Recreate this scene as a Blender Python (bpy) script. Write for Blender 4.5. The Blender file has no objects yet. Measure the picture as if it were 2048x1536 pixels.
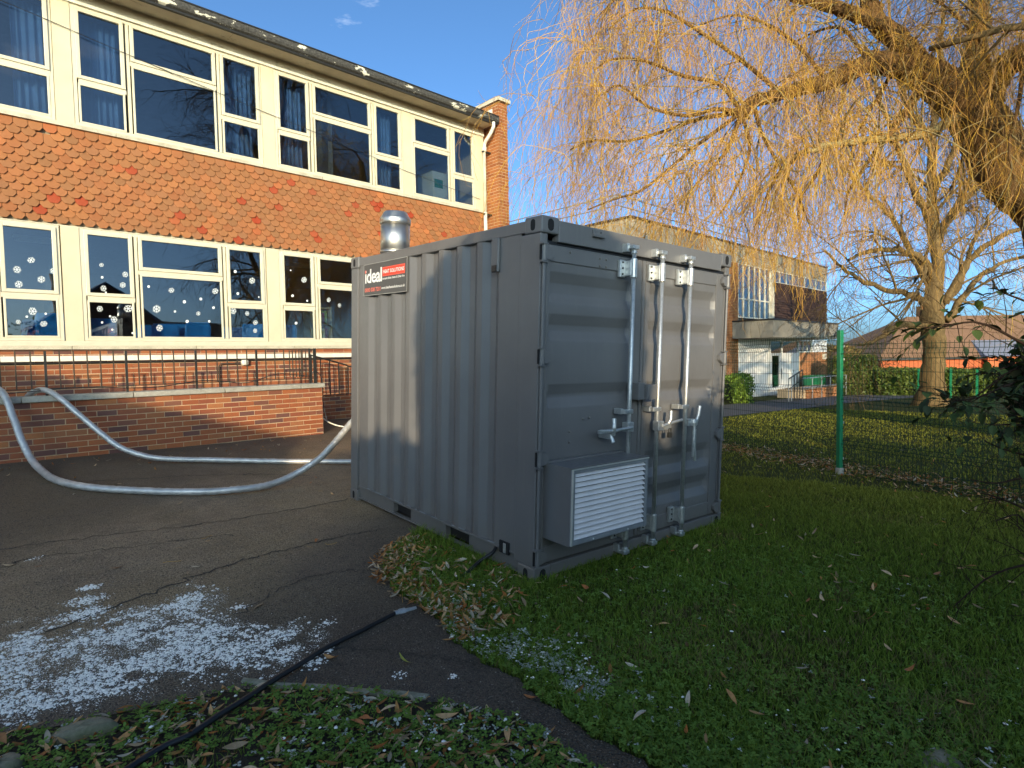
import bpy, math, random
import numpy as np
from mathutils import Matrix, Vector

S = bpy.context.scene
COL = S.collection
# ------------------------------------------------------------------ camera
CAM_C = np.array([-2.984, -2.889, 1.62])
CF = np.array([0.69636, 0.71629, -0.04527]); CF /= np.linalg.norm(CF)
CR = np.array([0.71711, -0.69668, -0.01918]); CR -= CR @ CF * CF; CR /= np.linalg.norm(CR)
CU = np.cross(CR, CF)
cam = bpy.data.cameras.new('camera')
cam.sensor_width = 36.0
cam.lens = 1190.27 / 2048 * 36.0
cam.clip_start = 0.05
cam.clip_end = 3000
camo = bpy.data.objects.new('camera', cam)
COL.objects.link(camo)
camo.matrix_world = Matrix(((CR[0], CU[0], -CF[0], CAM_C[0]), (CR[1], CU[1], -CF[1], CAM_C[1]), (CR[2], CU[2], -CF[2], CAM_C[2]), (0, 0, 0, 1)))
S.camera = camo
# ------------------------------------------------------------------ light
SUN_AZ = math.radians(42.7)      # travel direction, from +Y towards +X
SUN_EL = math.radians(9.6)
w = bpy.data.worlds.new('World'); S.world = w; w.use_nodes = True
wn = w.node_tree; bg = wn.nodes['Background']
sky = wn.nodes.new('ShaderNodeTexSky'); sky.sky_type = 'NISHITA'; sky.sun_disc = False
sky.sun_elevation = SUN_EL
# the sun stands where the light comes from: azimuth (clockwise from +Y) = travel + 180 degrees
sky.sun_rotation = SUN_AZ + math.pi
sky.altitude = 50; sky.air_density = 0.46; sky.dust_density = 2.4; sky.ozone_density = 2.8
# thin wisps of cloud
tc = wn.nodes.new('ShaderNodeTexCoord'); mp = wn.nodes.new('ShaderNodeMapping'); mp.inputs['Scale'].default_value = (2.2, 2.2, 7.0)
nz = wn.nodes.new('ShaderNodeTexNoise'); nz.inputs['Scale'].default_value = 2.3; nz.inputs['Detail'].default_value = 6; nz.inputs['Roughness'].default_value = 0.6
rp = wn.nodes.new('ShaderNodeValToRGB'); rp.color_ramp.elements[0].position = 0.62; rp.color_ramp.elements[1].position = 0.85
rp.color_ramp.elements[0].color = (0, 0, 0, 1); rp.color_ramp.elements[1].color = (.55, .55, .55, 1)
mx = wn.nodes.new('ShaderNodeMixRGB'); mx.inputs['Color2'].default_value = (5.2, 5.4, 5.6, 1)
wn.links.new(tc.outputs['Generated'], mp.inputs['Vector']); wn.links.new(mp.outputs['Vector'], nz.inputs['Vector'])
wn.links.new(nz.outputs['Fac'], rp.inputs['Fac']); wn.links.new(rp.outputs['Color'], mx.inputs['Fac'])
tn = wn.nodes.new('ShaderNodeMixRGB'); tn.blend_type = 'MULTIPLY'; tn.inputs['Fac'].default_value = 1; tn.inputs['Color2'].default_value = (.86, 1.04, 1.0, 1)
wn.links.new(sky.outputs['Color'], tn.inputs['Color1']); wn.links.new(tn.outputs['Color'], mx.inputs['Color1']); wn.links.new(mx.outputs['Color'], bg.inputs['Color'])
bg.inputs['Strength'].default_value = 0.15
sun = bpy.data.lights.new('sun', 'SUN'); sun.energy = 2.05; sun.angle = math.radians(0.5); sun.color = (1.0, 0.80, 0.52)
suno = bpy.data.objects.new('sun', sun); COL.objects.link(suno)
sd = Vector((math.sin(SUN_AZ) * math.cos(SUN_EL), math.cos(SUN_AZ) * math.cos(SUN_EL), -math.sin(SUN_EL)))
suno.rotation_euler = sd.to_track_quat('-Z', 'Y').to_euler()
suno.location = (-8, -8, 12)
S.view_settings.view_transform = 'Standard'; S.view_settings.look = 'None'; S.view_settings.gamma = 1
S.view_settings.use_curve_mapping = False
S.view_settings.exposure = 1.33
S.cycles.max_bounces = 6
S.cycles.transparent_max_bounces = 12

# ------------------------------------------------------------------ helpers
RS = np.random.RandomState(7)
random.seed(3)

def ss(a, b, x):
    t = np.clip((x - a) / (b - a), 0, 1); return t * t * (3 - 2 * t)

def ground(x, y):
    x = np.asarray(x, float); y = np.asarray(y, float)
    wgt = 1 - ss(2.5, 7., x); yy = np.clip(y, -8, 9)
    return -.016 * np.clip(x, -12, 6) - .027 * np.clip(x - 6, 0, 60) + .04 * yy * wgt + .15 * ss(3, 6.5, y) * (1 - ss(3, 9, x))

def tag(o, label=None, cat=None, group=None, kind=None):
    if label: o['label'] = label
    if cat: o['category'] = cat
    if group: o['group'] = group
    if kind: o['kind'] = kind
    return o

def empty(name, loc=(0, 0, 0), rz=0, mat=None):
    o = bpy.data.objects.new(name, None); o.empty_display_size = .2; COL.objects.link(o)
    if mat is not None: o.matrix_world = mat
    else: o.location = loc; o.rotation_euler = (0, 0, rz)
    return o

def link(name, me, mat=None, parent=None, smooth=False):
    if mat is not None and not me.materials: me.materials.append(mat)
    o = bpy.data.objects.new(name, me); COL.objects.link(o)
    if parent is not None: o.parent = parent
    if smooth: me.shade_smooth()
    return o

def mesh_np(V, F, col=None):
    """V (n,3), F (m,k) equal sized faces"""
    V = np.asarray(V, np.float32); F = np.asarray(F, np.int32)
    me = bpy.data.meshes.new('m')
    n, k = F.shape
    me.vertices.add(len(V)); me.vertices.foreach_set('co', V.ravel())
    me.loops.add(n * k); me.loops.foreach_set('vertex_index', F.ravel())
    me.polygons.add(n); me.polygons.foreach_set('loop_start', np.arange(0, n * k, k, dtype=np.int32))
    me.polygons.foreach_set('loop_total', np.full(n, k, np.int32))
    me.update(calc_edges=True)
    if col is not None:
        a = me.color_attributes.new('col', 'FLOAT_COLOR', 'POINT')
        c = np.ones((len(V), 4), np.float32); c[:, :3] = col
        a.data.foreach_set('color', c.ravel())
    return me

class MB:
    def __init__(s): s.v = []; s.f = []
    def add(s, vs, fs):
        o = len(s.v); s.v += [tuple(map(float, p)) for p in vs]; s.f += [tuple(i + o for i in f) for f in fs]; return s
    def box(s, x0, x1, y0, y1, z0, z1):
        vs = [(x, y, z) for x in (x0, x1) for y in (y0, y1) for z in (z0, z1)]
        return s.add(vs, [(0, 1, 3, 2), (4, 6, 7, 5), (0, 4, 5, 1), (2, 3, 7, 6), (0, 2, 6, 4), (1, 5, 7, 3)])
    def obox(s, c, h, R=None):
        R = np.eye(3) if R is None else np.asarray(R)
        vs = [np.asarray(c) + R @ np.array([a * h[0], b * h[1], d * h[2]]) for a in (-1, 1) for b in (-1, 1) for d in (-1, 1)]
        return s.add(vs, [(0, 1, 3, 2), (4, 6, 7, 5), (0, 4, 5, 1), (2, 3, 7, 6), (0, 2, 6, 4), (1, 5, 7, 3)])
    def quad(s, a, b, c, d): return s.add([a, b, c, d], [(0, 1, 2, 3)])
    def tube(s, pts, r, n=8, cap=True):
        pts = np.asarray(pts, float); K = len(pts); r = np.broadcast_to(r, (K,))
        T = np.gradient(pts, axis=0); T /= np.linalg.norm(T, axis=1)[:, None] + 1e-12
        ref = np.array([0, 0, 1.]) if abs(T[0][2]) < .9 else np.array([1., 0, 0])
        vs = []
        u = np.cross(T[0], ref); u /= np.linalg.norm(u)
        for k in range(K):
            u = u - u @ T[k] * T[k]; u /= np.linalg.norm(u) + 1e-12; v = np.cross(T[k], u)
            for i in range(n):
                a = 2 * math.pi * i / n; vs.append(pts[k] + r[k] * (math.cos(a) * u + math.sin(a) * v))
        fs = [(k * n + i, k * n + (i + 1) % n, (k + 1) * n + (i + 1) % n, (k + 1) * n + i) for k in range(K - 1) for i in range(n)]
        if cap: fs += [tuple(range(n))[::-1], tuple((K - 1) * n + i for i in range(n))]
        return s.add(vs, fs)
    def lathe(s, c, prof, n=24, axis=(0, 0, 1)):
        vs = []; 
        for r, z in prof:
            for i in range(n):
                a = 2 * math.pi * i / n; vs.append((c[0] + r * math.cos(a), c[1] + r * math.sin(a), c[2] + z))
        K = len(prof)
        fs = [(k * n + i, k * n + (i + 1) % n, (k + 1) * n + (i + 1) % n, (k + 1) * n + i) for k in range(K - 1) for i in range(n)]
        fs += [tuple(range(n))[::-1], tuple((K - 1) * n + i for i in range(n))]
        return s.add(vs, fs)
    def prism(s, poly, d):
        """poly: 3D points of a planar polygon, d: extrusion vector"""
        n = len(poly); P = [np.asarray(p, float) for p in poly]; Q = [p + np.asarray(d) for p in P]
        fs = [tuple(range(n))[::-1], tuple(range(n, 2 * n))] + [(i, (i + 1) % n, n + (i + 1) % n, n + i) for i in range(n)]
        return s.add(P + Q, fs)
    def mesh(s, bevel=0):
        me = bpy.data.meshes.new('m'); me.from_pydata(s.v, [], s.f); me.update(); return me
    def build(s, name, mat, parent=None, smooth=False, bevel=0):
        o = link(name, s.mesh(), mat, parent)
        if bevel:
            m = o.modifiers.new('b', 'BEVEL'); m.width = bevel; m.segments = 2; m.limit_method = 'ANGLE'; m.angle_limit = math.radians(40)
        if smooth: o.data.shade_smooth()
        return o

def box(name, mat, parent, *a, bevel=0):
    return MB().box(*a).build(name, mat, parent, bevel=bevel)

def smooth_path(P, n):
    """Catmull-Rom resampling"""
    P = np.asarray(P, float); Q = np.vstack([2 * P[0] - P[1], P, 2 * P[-1] - P[-2]])
    out = []
    m = len(P) - 1
    for t in np.linspace(0, m - 1e-6, n):
        i = int(t); f = t - i; a, b, c, d = Q[i], Q[i + 1], Q[i + 2], Q[i + 3]
        out.append(.5 * ((2 * b) + (c - a) * f + (2 * a - 5 * b + 4 * c - d) * f * f + (3 * b - a - 3 * c + d) * f ** 3))
    return np.array(out)

# ------------------------------------------------------------------ materials
def hexmix(a, b, t): return tuple(x * (1 - t) + y * t for x, y in zip(a, b))

class Mat:
    def __init__(s, name):
        s.m = bpy.data.materials.new(name); s.m.use_nodes = True; s.t = s.m.node_tree; s.b = s.t.nodes['Principled BSDF']
        s.co = s.n('ShaderNodeTexCoord').outputs['Object']
    def n(s, typ, **k):
        x = s.t.nodes.new(typ)
        for a, b in k.items(): setattr(x, a, b)
        return x
    def l(s, a, b): s.t.links.new(a, b)
    def noise(s, scale, detail=4, rough=.55, vec=None, stretch=None):
        x = s.n('ShaderNodeTexNoise'); x.inputs['Scale'].default_value = scale; x.inputs['Detail'].default_value = detail; x.inputs['Roughness'].default_value = rough
        v = vec or s.co
        if stretch:
            m = s.n('ShaderNodeMapping'); m.inputs['Scale'].default_value = stretch; s.l(v, m.inputs['Vector']); v = m.outputs['Vector']
        s.l(v, x.inputs['Vector']); return x.outputs['Fac']
    def ramp(s, fac, stops, interp='LINEAR'):
        x = s.n('ShaderNodeValToRGB'); r = x.color_ramp; r.interpolation = interp
        while len(r.elements) < len(stops): r.elements.new(.5)
        for e, (p, c) in zip(r.elements, stops): e.position = p; e.color = (*c, 1) if len(c) == 3 else c
        s.l(fac, x.inputs['Fac']); return x.outputs['Color']
    def mix(s, fac, a, b, mode='MIX'):
        x = s.n('ShaderNodeMixRGB'); x.blend_type = mode
        for inp, v in ((x.inputs['Fac'], fac), (x.inputs['Color1'], a), (x.inputs['Color2'], b)):
            if isinstance(v, (int, float)): inp.default_value = v
            elif isinstance(v, tuple): inp.default_value = (*v, 1)
            else: s.l(v, inp)
        return x.outputs['Color']
    def math(s, op, a, b=0.0):
        x = s.n('ShaderNodeMath'); x.operation = op
        for inp, v in ((x.inputs[0], a), (x.inputs[1], b)):
            if isinstance(v, (int, float)): inp.default_value = v
            else: s.l(v, inp)
        return x.outputs[0]
    def color(s, c):
        if isinstance(c, tuple): s.b.inputs['Base Color'].default_value = (*c, 1)
        else: s.l(c, s.b.inputs['Base Color'])
        return s
    def bump(s, h, strength=.3, dist=.01):
        x = s.n('ShaderNodeBump'); x.inputs['Strength'].default_value = strength; x.inputs['Distance'].default_value = dist
        s.l(h, x.inputs['Height']); s.l(x.outputs['Normal'], s.b.inputs['Normal']); return s
    def rough(s, r):
        if isinstance(r, (int, float)): s.b.inputs['Roughness'].default_value = r
        else: s.l(r, s.b.inputs['Roughness'])
        return s
    def metal(s, v): s.b.inputs['Metallic'].default_value = v; return s
    def rnd(s):
        a = s.n('ShaderNodeObjectInfo').outputs['Random']; b = s.n('ShaderNodeNewGeometry').outputs['Random Per Island']
        return s.math('FRACT', s.math('ADD', a, b))

def simple(name, c, rough=.6, metal=0, var=.15, scale=8, bump=.15, bs=60, spec=None):
    M = Mat(name)
    n = M.noise(scale)
    M.color(M.ramp(n, [(.3, tuple(x * (1 - var) for x in c)), (.7, tuple(min(1, x * (1 + var)) for x in c))])).rough(rough).metal(metal)
    if bump: M.bump(M.noise(bs, 3), bump, .003)
    if spec is not None: M.b.inputs['Specular IOR Level'].default_value = spec
    return M.m

def m_steel_paint():
    M = Mat('grey_container_paint')
    n1 = M.noise(1.7, 5); n2 = M.noise(14, 6, .7); st = M.noise(6, 4, .6, stretch=(4, 4, .35))
    c = M.ramp(n1, [(.3, (.124, .123, .124)), (.7, (.152, .15, .15))])
    c = M.mix(M.ramp(st, [(.55, (0, 0, 0)), (.8, (.35, .35, .35))]), c, (.18, .178, .165))
    c = M.mix(M.ramp(n2, [(.66, (0, 0, 0)), (.78, (.4, .4, .4))]), c, (.22, .215, .2))
    sp = M.n('ShaderNodeSeparateXYZ'); M.l(M.co, sp.inputs['Vector']); d5 = M.noise(9, 6, .7)
    low = M.math('SUBTRACT', M.math('ADD', .42, M.math('MULTIPLY', d5, .5)), sp.outputs['Z'])
    c = M.mix(M.ramp(low, [(.3, (0, 0, 0)), (.85, (.55, .55, .55))]), c, (.17, .145, .11))
    sc = M.noise(34, 8, .8, stretch=(1, 1, .3)); c = M.mix(M.ramp(sc, [(.71, (0, 0, 0)), (.735, (.8,) * 3)]), c, (.3, .29, .27))
    ru = M.noise(7, 9, .8); c = M.mix(M.ramp(ru, [(.70, (0, 0, 0)), (.76, (.7,) * 3)]), c, (.2, .1, .05))
    M.color(c).rough(M.ramp(n2, [(.3, (.30,) * 3), (.7, (.48,) * 3)])).bump(M.noise(5, 3), .12, .006)
    M.b.inputs['Specular IOR Level'].default_value = .4
    return M.m
def m_galv():
    M = Mat('galvanised_steel')
    v = M.n('ShaderNodeTexVoronoi'); v.inputs['Scale'].default_value = 90; M.l(M.co, v.inputs['Vector'])
    n = M.noise(30, 4)
    M.color(M.mix(.5, M.ramp(v.outputs['Color'], [(0, (.42, .44, .44)), (1, (.62, .63, .62))]), M.ramp(n, [(.3, (.4, .42, .42)), (.7, (.66, .67, .65))]))).rough(.42).metal(.75)
    return M.m
def m_foil():
    M = Mat('silver_hose')
    wv = M.n('ShaderNodeTexWave'); wv.inputs['Scale'].default_value = 40; wv.inputs['Distortion'].default_value = 1.5; M.l(M.co, wv.inputs['Vector'])
    n = M.noise(9, 5)
    M.color(M.ramp(n, [(.3, (.38, .38, .375)), (.7, (.58, .575, .56))])).rough(.42).metal(.45).bump(n, .5, .02)
    return M.m
def m_brick(name, stops, grime=(.08, .06, .05), g=.35):
    M = Mat(name); r = M.rnd()
    c = M.ramp(r, stops)
    sp = M.noise(70, 5, .7); big = M.noise(1.3, 4)
    c = M.mix(M.ramp(sp, [(.5, (0, 0, 0)), (.75, (.55,) * 3)]), c, grime)
    c = M.mix(M.ramp(big, [(.45, (0, 0, 0)), (.8, (g,) * 3)]), c, grime)
    M.color(c).rough(.88).bump(M.noise(120, 4), .5, .004); M.b.inputs['Specular IOR Level'].default_value = .2
    return M.m
def m_mortar(name, c):
    M = Mat(name); n = M.noise(40, 5); b = M.noise(1.5, 3)
    M.color(M.mix(M.ramp(b, [(.5, (0, 0, 0)), (.85, (.4,) * 3)]), M.ramp(n, [(.3, tuple(x * .75 for x in c)), (.7, c)]), tuple(x * .5 for x in c))).rough(.95).bump(M.noise(150, 3), .5, .003)
    return M.m
def m_tile():
    M = Mat('clay_hanging_tile'); r = M.rnd()
    c = M.ramp(r, [(0, (.31, .112, .045)), (.25, (.36, .14, .055)), (.45, (.27, .125, .055)), (.62, (.39, .155, .058)), (.78, (.29, .13, .06)), (.945, (.42, .15, .055)), (.965, (.36, .06, .025)), (1, (.33, .05, .02))])
    lich = M.noise(26, 6, .75); big = M.noise(.9, 4)
    c = M.mix(M.ramp(lich, [(.62, (0, 0, 0)), (.74, (.45,) * 3)]), c, (.4, .3, .16))
    c = M.mix(M.ramp(big, [(.45, (0, 0, 0)), (.75, (.45,) * 3)]), c, (.27, .13, .06))
    M.color(c).rough(.85).bump(M.noise(60, 5), .5, .005); M.b.inputs['Specular IOR Level'].default_value = .2
    return M.m
def m_concrete(name, c, dark, amt=.5, sc=4):
    M = Mat(name); n = M.noise(sc, 7, .7); f = M.noise(60, 4)
    M.color(M.mix(M.ramp(n, [(.45, (0, 0, 0)), (.7, (amt,) * 3)]), M.ramp(f, [(.3, tuple(x * .8 for x in c)), (.7, c)]), dark)).rough(.9).bump(M.noise(90, 5), .5, .005)
    return M.m
def m_peel():
    M = Mat('peeling_fascia_paint'); n = M.noise(2.6, 9, .68, stretch=(1, 1, 2.2)); f = M.noise(25, 6, .7)
    c = M.ramp(f, [(.35, (.025, .025, .022)), (.65, (.09, .085, .075))])
    M.color(M.mix(M.ramp(n, [(.575, (0, 0, 0)), (.59, (1, 1, 1))]), c, (.72, .69, .55))).rough(.8).bump(n, .4, .01)
    return M.m
def m_soffit():
    M = Mat('stained_soffit_board'); n = M.noise(3, 8, .75, stretch=(.6, 2, 2)); 
    M.color(M.mix(M.ramp(n, [(.6, (0, 0, 0)), (.68, (.7,) * 3)]), M.ramp(M.noise(2, 3), [(.3, (.55, .46, .33)), (.7, (.7, .6, .44))]), (.2, .15, .08))).rough(.9)
    return M.m
def m_glass(name='window_glass', tint=(.62, .68, .7), k=4.0):
    M = Mat(name); t = M.t; t.nodes.remove(M.b)
    tr = M.n('ShaderNodeBsdfTransparent'); tr.inputs['Color'].default_value = (*tint, 1)
    gl = M.n('ShaderNodeBsdfGlossy'); gl.inputs['Roughness'].default_value = 0.0; gl.inputs['Color'].default_value = (.95, .97, 1, 1)
    fr = M.n('ShaderNodeLayerWeight'); fr.inputs['Blend'].default_value = .5
    bp = M.n('ShaderNodeBump'); bp.inputs['Strength'].default_value = .25; bp.inputs['Distance'].default_value = .004
    M.l(M.noise(2.2, 1), bp.inputs['Height']); M.l(bp.outputs['Normal'], gl.inputs['Normal'])
    mx = M.n('ShaderNodeMixShader'); f = M.math('ADD', M.math('MULTIPLY', M.math('POWER', fr.outputs['Facing'], 5.0), .85), .026 * k)
    M.l(f, mx.inputs['Fac']); M.l(tr.outputs['BSDF'], mx.inputs[1]); M.l(gl.outputs['BSDF'], mx.inputs[2])
    M.l(mx.outputs['Shader'], t.nodes['Material Output'].inputs['Surface'])
    return M.m
def m_attr(name, rough=.7, spec=.12, trans=0):
    M = Mat(name); a = M.n('ShaderNodeAttribute'); a.attribute_name = 'col'
    M.color(a.outputs['Color']).rough(rough); M.b.inputs['Specular IOR Level'].default_value = spec
    if trans:
        # thin leaves let some light through
        tl = M.n('ShaderNodeBsdfTranslucent'); M.l(a.outputs['Color'], tl.inputs['Color'])
        mx = M.n('ShaderNodeMixShader'); mx.inputs['Fac'].default_value = trans
        M.l(M.b.outputs['BSDF'], mx.inputs[1]); M.l(tl.outputs['BSDF'], mx.inputs[2]); M.l(mx.outputs['Shader'], M.t.nodes['Material Output'].inputs['Surface'])
    return M.m
def m_asphalt():
    M = Mat('worn_asphalt')
    big = M.noise(.55, 5, .6); mid = M.noise(3.2, 6, .65); v = M.n('ShaderNodeTexVoronoi'); v.inputs['Scale'].default_value = 110; M.l(M.co, v.inputs['Vector'])
    c = M.ramp(mid, [(.3, (.12, .095, .07)), (.7, (.25, .2, .14))])
    c = M.mix(M.ramp(big, [(.42, (0, 0, 0)), (.62, (.8,) * 3)]), c, (.24, .18, .105))
    c = M.mix(M.ramp(v.outputs['Color'], [(.6, (0, 0, 0)), (.95, (.8,) * 3)]), c, (.36, .29, .21))
    c = M.mix(M.ramp(v.outputs['Distance'], [(.0, (0, 0, 0)), (.5, (.0,) * 3), (.75, (.6,) * 3)]), c, (.012, .011, .01))
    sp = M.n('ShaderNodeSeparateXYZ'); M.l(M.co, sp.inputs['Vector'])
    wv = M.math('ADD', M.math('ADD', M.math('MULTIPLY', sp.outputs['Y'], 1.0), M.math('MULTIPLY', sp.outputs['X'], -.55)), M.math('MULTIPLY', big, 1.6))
    tone_shift = M.ramp(M.math('MULTIPLY', wv, .125), [(.20, (.42, .40, .40)), (.33, (.72, .70, .70)), (.42, (1.35, 1.25, 1.1)), (.60, (1.35, 1.22, 1.05)), (.74, (.75, .68, .62)), (1, (.6, .52, .46))])  # brown mid band lightened, near and far bands darkened by position
    c = M.mix(1.0, c, tone_shift, 'MULTIPLY')
    M.color(c).rough(M.ramp(big, [(.4, (.62,) * 3), (.6, (.9,) * 3)]))
    h = M.math('ADD', M.math('MULTIPLY', v.outputs['Distance'], -1.0), M.math('MULTIPLY', mid, .6))
    M.bump(h, .9, .01)
    return M.m
def m_lawn():
    M = Mat('lawn_soil_and_turf'); a = M.noise(.5, 6, .65); b = M.noise(9, 6, .7); c3 = M.noise(45, 5, .7)
    c = M.ramp(b, [(.3, (.035, .045, .012)), (.55, (.075, .09, .02)), (.75, (.13, .12, .04))])
    c = M.mix(M.ramp(a, [(.45, (0, 0, 0)), (.7, (.5,) * 3)]), c, (.075, .065, .03))
    c = M.mix(M.ramp(c3, [(.4, (.55,) * 3), (.6, (0, 0, 0))]), c, (.02, .022, .008))
    M.color(c).rough(.95).bump(c3, .9, .04); M.b.inputs['Specular IOR Level'].default_value = .1
    return M.m
def m_soil():
    M = Mat('leafy_soil'); a = M.noise(14, 6, .7); b = M.noise(60, 5, .7)
    M.color(M.mix(b, M.ramp(a, [(.3, (.03, .022, .012)), (.7, (.075, .055, .03))]), (.02, .016, .01))).rough(.95).bump(b, .8, .02)
    return M.m
def m_bark(name, a, b, sc=14):
    M = Mat(name); n = M.noise(sc, 8, .75, stretch=(1, 1, .22)); f = M.noise(sc * .25, 4)
    M.color(M.mix(f, M.ramp(n, [(.35, a), (.65, b)]), hexmix(a, b, .4))).rough(.95).bump(n, .9, .05); M.b.inputs['Specular IOR Level'].default_value = .15
    return M.m
def m_island(name, stops, rough=.8):
    M = Mat(name); M.color(M.ramp(M.rnd(), stops)).rough(rough); M.b.inputs['Specular IOR Level'].default_value = .2
    return M.m

GREY = m_steel_paint(); GALV = m_galv(); FOIL = m_foil()
BLACK = simple('black_rubber', (.012, .012, .013), .45, bump=.05)
UPVC = simple('cream_window_frame', (.63, .58, .43), .4, var=.05, bump=0)
RENDER = simple('cream_rendered_panel', (.62, .55, .38), .85, var=.06, scale=3, bump=.4, bs=160)
GLASS = m_glass()
TILE = m_tile()
BRICK = m_brick('red_multi_brick', [(0, (.30, .085, .035)), (.25, (.38, .12, .045)), (.5, (.26, .075, .04)), (.7, (.42, .16, .06)), (.8, (.17, .07, .055)), (.9, (.14, .065, .055)), (1, (.33, .1, .04))])
BRICK2 = m_brick('orange_brown_brick', [(0, (.33, .11, .035)), (.4, (.4, .15, .05)), (.7, (.27, .085, .03)), (1, (.36, .13, .045))], g=.15)
MORTAR = m_mortar('sandy_mortar', (.66, .50, .32))
MORTAR2 = m_mortar('weathered_mortar', (.42, .33, .22))
CONC = m_concrete('lichened_concrete', (.62, .56, .42), (.2, .18, .11))
CONC2 = m_concrete('grey_coping_concrete', (.42, .40, .34), (.15, .14, .11), .5, 7)
PEEL = m_peel(); SOFFIT = m_soffit()
BLACKP = simple('black_iron_paint', (.02, .02, .018), .5, bump=.1)
RUSTY = m_concrete('rusty_black_iron', (.05, .04, .03), (.12, .07, .03), .5, 20)
WHITEP = simple('dirty_white_paint', (.75, .72, .6), .5, var=.12)
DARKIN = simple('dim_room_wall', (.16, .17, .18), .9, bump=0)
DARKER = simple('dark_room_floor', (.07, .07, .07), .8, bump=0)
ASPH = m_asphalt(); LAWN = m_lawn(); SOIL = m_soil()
GREENP = simple('green_powder_coat', (.012, .17, .075), .35, var=.08, bump=0)
GREENW = simple('dark_green_wire', (.008, .035, .02), .75, var=.08, bump=0, spec=.1)
BLUEP = simple('blue_plastic', (.015, .26, .75), .3, var=.05, bump=0)
VCOL = m_attr('ground_plants', .8, .1, .25)
FROST = simple('granular_frost', (.95, .89, .8), .85, var=.06, bump=.3, bs=200)
# ================================================================== SETTING: ground
def sheet(name, xs, ys, mat, dz=0.0, kind='structure', bumpy=0):
    X, Y = np.meshgrid(xs, ys); Z = ground(X, Y) + dz
    if bumpy: Z = Z + RS.uniform(-bumpy, bumpy, Z.shape)
    V = np.stack([X, Y, Z], -1).reshape(-1, 3); nx, ny = len(xs), len(ys)
    i = np.arange(ny - 1)[:, None] * nx + np.arange(nx - 1)[None]
    F = np.stack([i, i + 1, i + nx + 1, i + nx], -1).reshape(-1, 4)
    o = link(name, mesh_np(V, F), mat, smooth=True); tag(o, kind=kind); return o
gx = np.concatenate([[-900, -300, -100, -40, -20], np.arange(-14, 14.01, .4), np.arange(15, 70, 2.5), [90, 150, 300, 600, 1200]])
gy = np.concatenate([[-1200, -500, -150, -60, -30], np.arange(-14, 16.01, .4), np.arange(18, 70, 4), [90, 200, 500, 1200]])
sheet('lawn', gx, gy, LAWN)

XB_Y = [-9, -2.5, -1.57, -1.27, -.97, -.62, -.36, -.04, .24, .49, .88, 1.2, 1.48, 1.8, 2.2, 12]
XB_X = [-1.0, -1.0, -1.0, -.98, -.97, -.95, -.93, -.86, -.81, -.79, -.71, -.44, .02, 1.5, 2.7, 3.2]
XL_Y = [-9, -1.9, -1.42, -1.12, -.96, -.83, -.66, -.5, -.35, -.21, -.05, .1, .17, .31, .4, 1.2, 4, 4.01, 12]
XL_X = [-1.3, -1.12, -1.16, -1.17, -1.17, -1.23, -1.34, -1.45, -1.58, -1.69, -1.84, -2.05, -2.25, -2.69, -2.85, -4.2, -7, -12, -12]
def wob(t, a, s): return a * (np.sin(t * 7.3 + s) * .5 + np.sin(t * 17.1 + 2 * s) * .3 + np.sin(t * 41.7 + 3 * s) * .25 + np.sin(t * 97 + s) * .15)
def xb(y): return np.interp(y, XB_Y, XB_X) + wob(np.asarray(y), .035, 1.)
def xl(y): return np.interp(y, XL_Y, XL_X) + wob(np.asarray(y), .03, 4.)
ys = np.concatenate([np.arange(-9, -2, .25), np.arange(-2, 2.6, .02), np.arange(2.6, 12, .25)])
n = 40
A, B = xl(ys), xb(ys)
t = np.linspace(0, 1, n)
X = A[:, None] * (1 - t) + B[:, None] * t; Y = np.repeat(ys[:, None], n, 1); Z = ground(X, Y) + .006
V = np.stack([X, Y, Z], -1).reshape(-1, 3); i = np.arange(len(ys) - 1)[:, None] * n + np.arange(n - 1)[None]
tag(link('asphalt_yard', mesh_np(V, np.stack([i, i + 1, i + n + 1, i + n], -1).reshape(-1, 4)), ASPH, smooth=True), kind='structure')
# verge soil, left of the asphalt strip
ys2 = np.arange(-6, 1.3, .05); A2 = np.full(len(ys2), -7.); B2 = xl(ys2)
X = A2[:, None] * (1 - t) + B2[:, None] * t; Y = np.repeat(ys2[:, None], n, 1); Z = ground(X, Y) + .003
V = np.stack([X, Y, Z], -1).reshape(-1, 3); i = np.arange(len(ys2) - 1)[:, None] * n + np.arange(n - 1)[None]
tag(link('verge_soil', mesh_np(V, np.stack([i, i + 1, i + n + 1, i + n], -1).reshape(-1, 4)), SOIL, smooth=True), kind='structure')
# far tarmac path
PATHM = simple('grey_path_tarmac', (.085, .085, .09), .8, var=.2, scale=3)
pl = [(13, 5.6, 8.2), (17, 5.5, 8.2), (20, 5.3, 8.3), (25, 5.2, 8.4), (29, 4.9, 8.4), (33, 4.4, 7.5), (38, 3.6, 6.4)]
V = []; 
for x, a, b in pl:
    for k in range(5):
        yy = a + (b - a) * k / 4; V.append((x, yy, float(ground(x, yy)) + .006))
F = [(r * 5 + k, (r + 1) * 5 + k, (r + 1) * 5 + k + 1, r * 5 + k + 1) for r in range(len(pl) - 1) for k in range(4)]
tag(link('path', mesh_np(V, F), PATHM), kind='structure')
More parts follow.
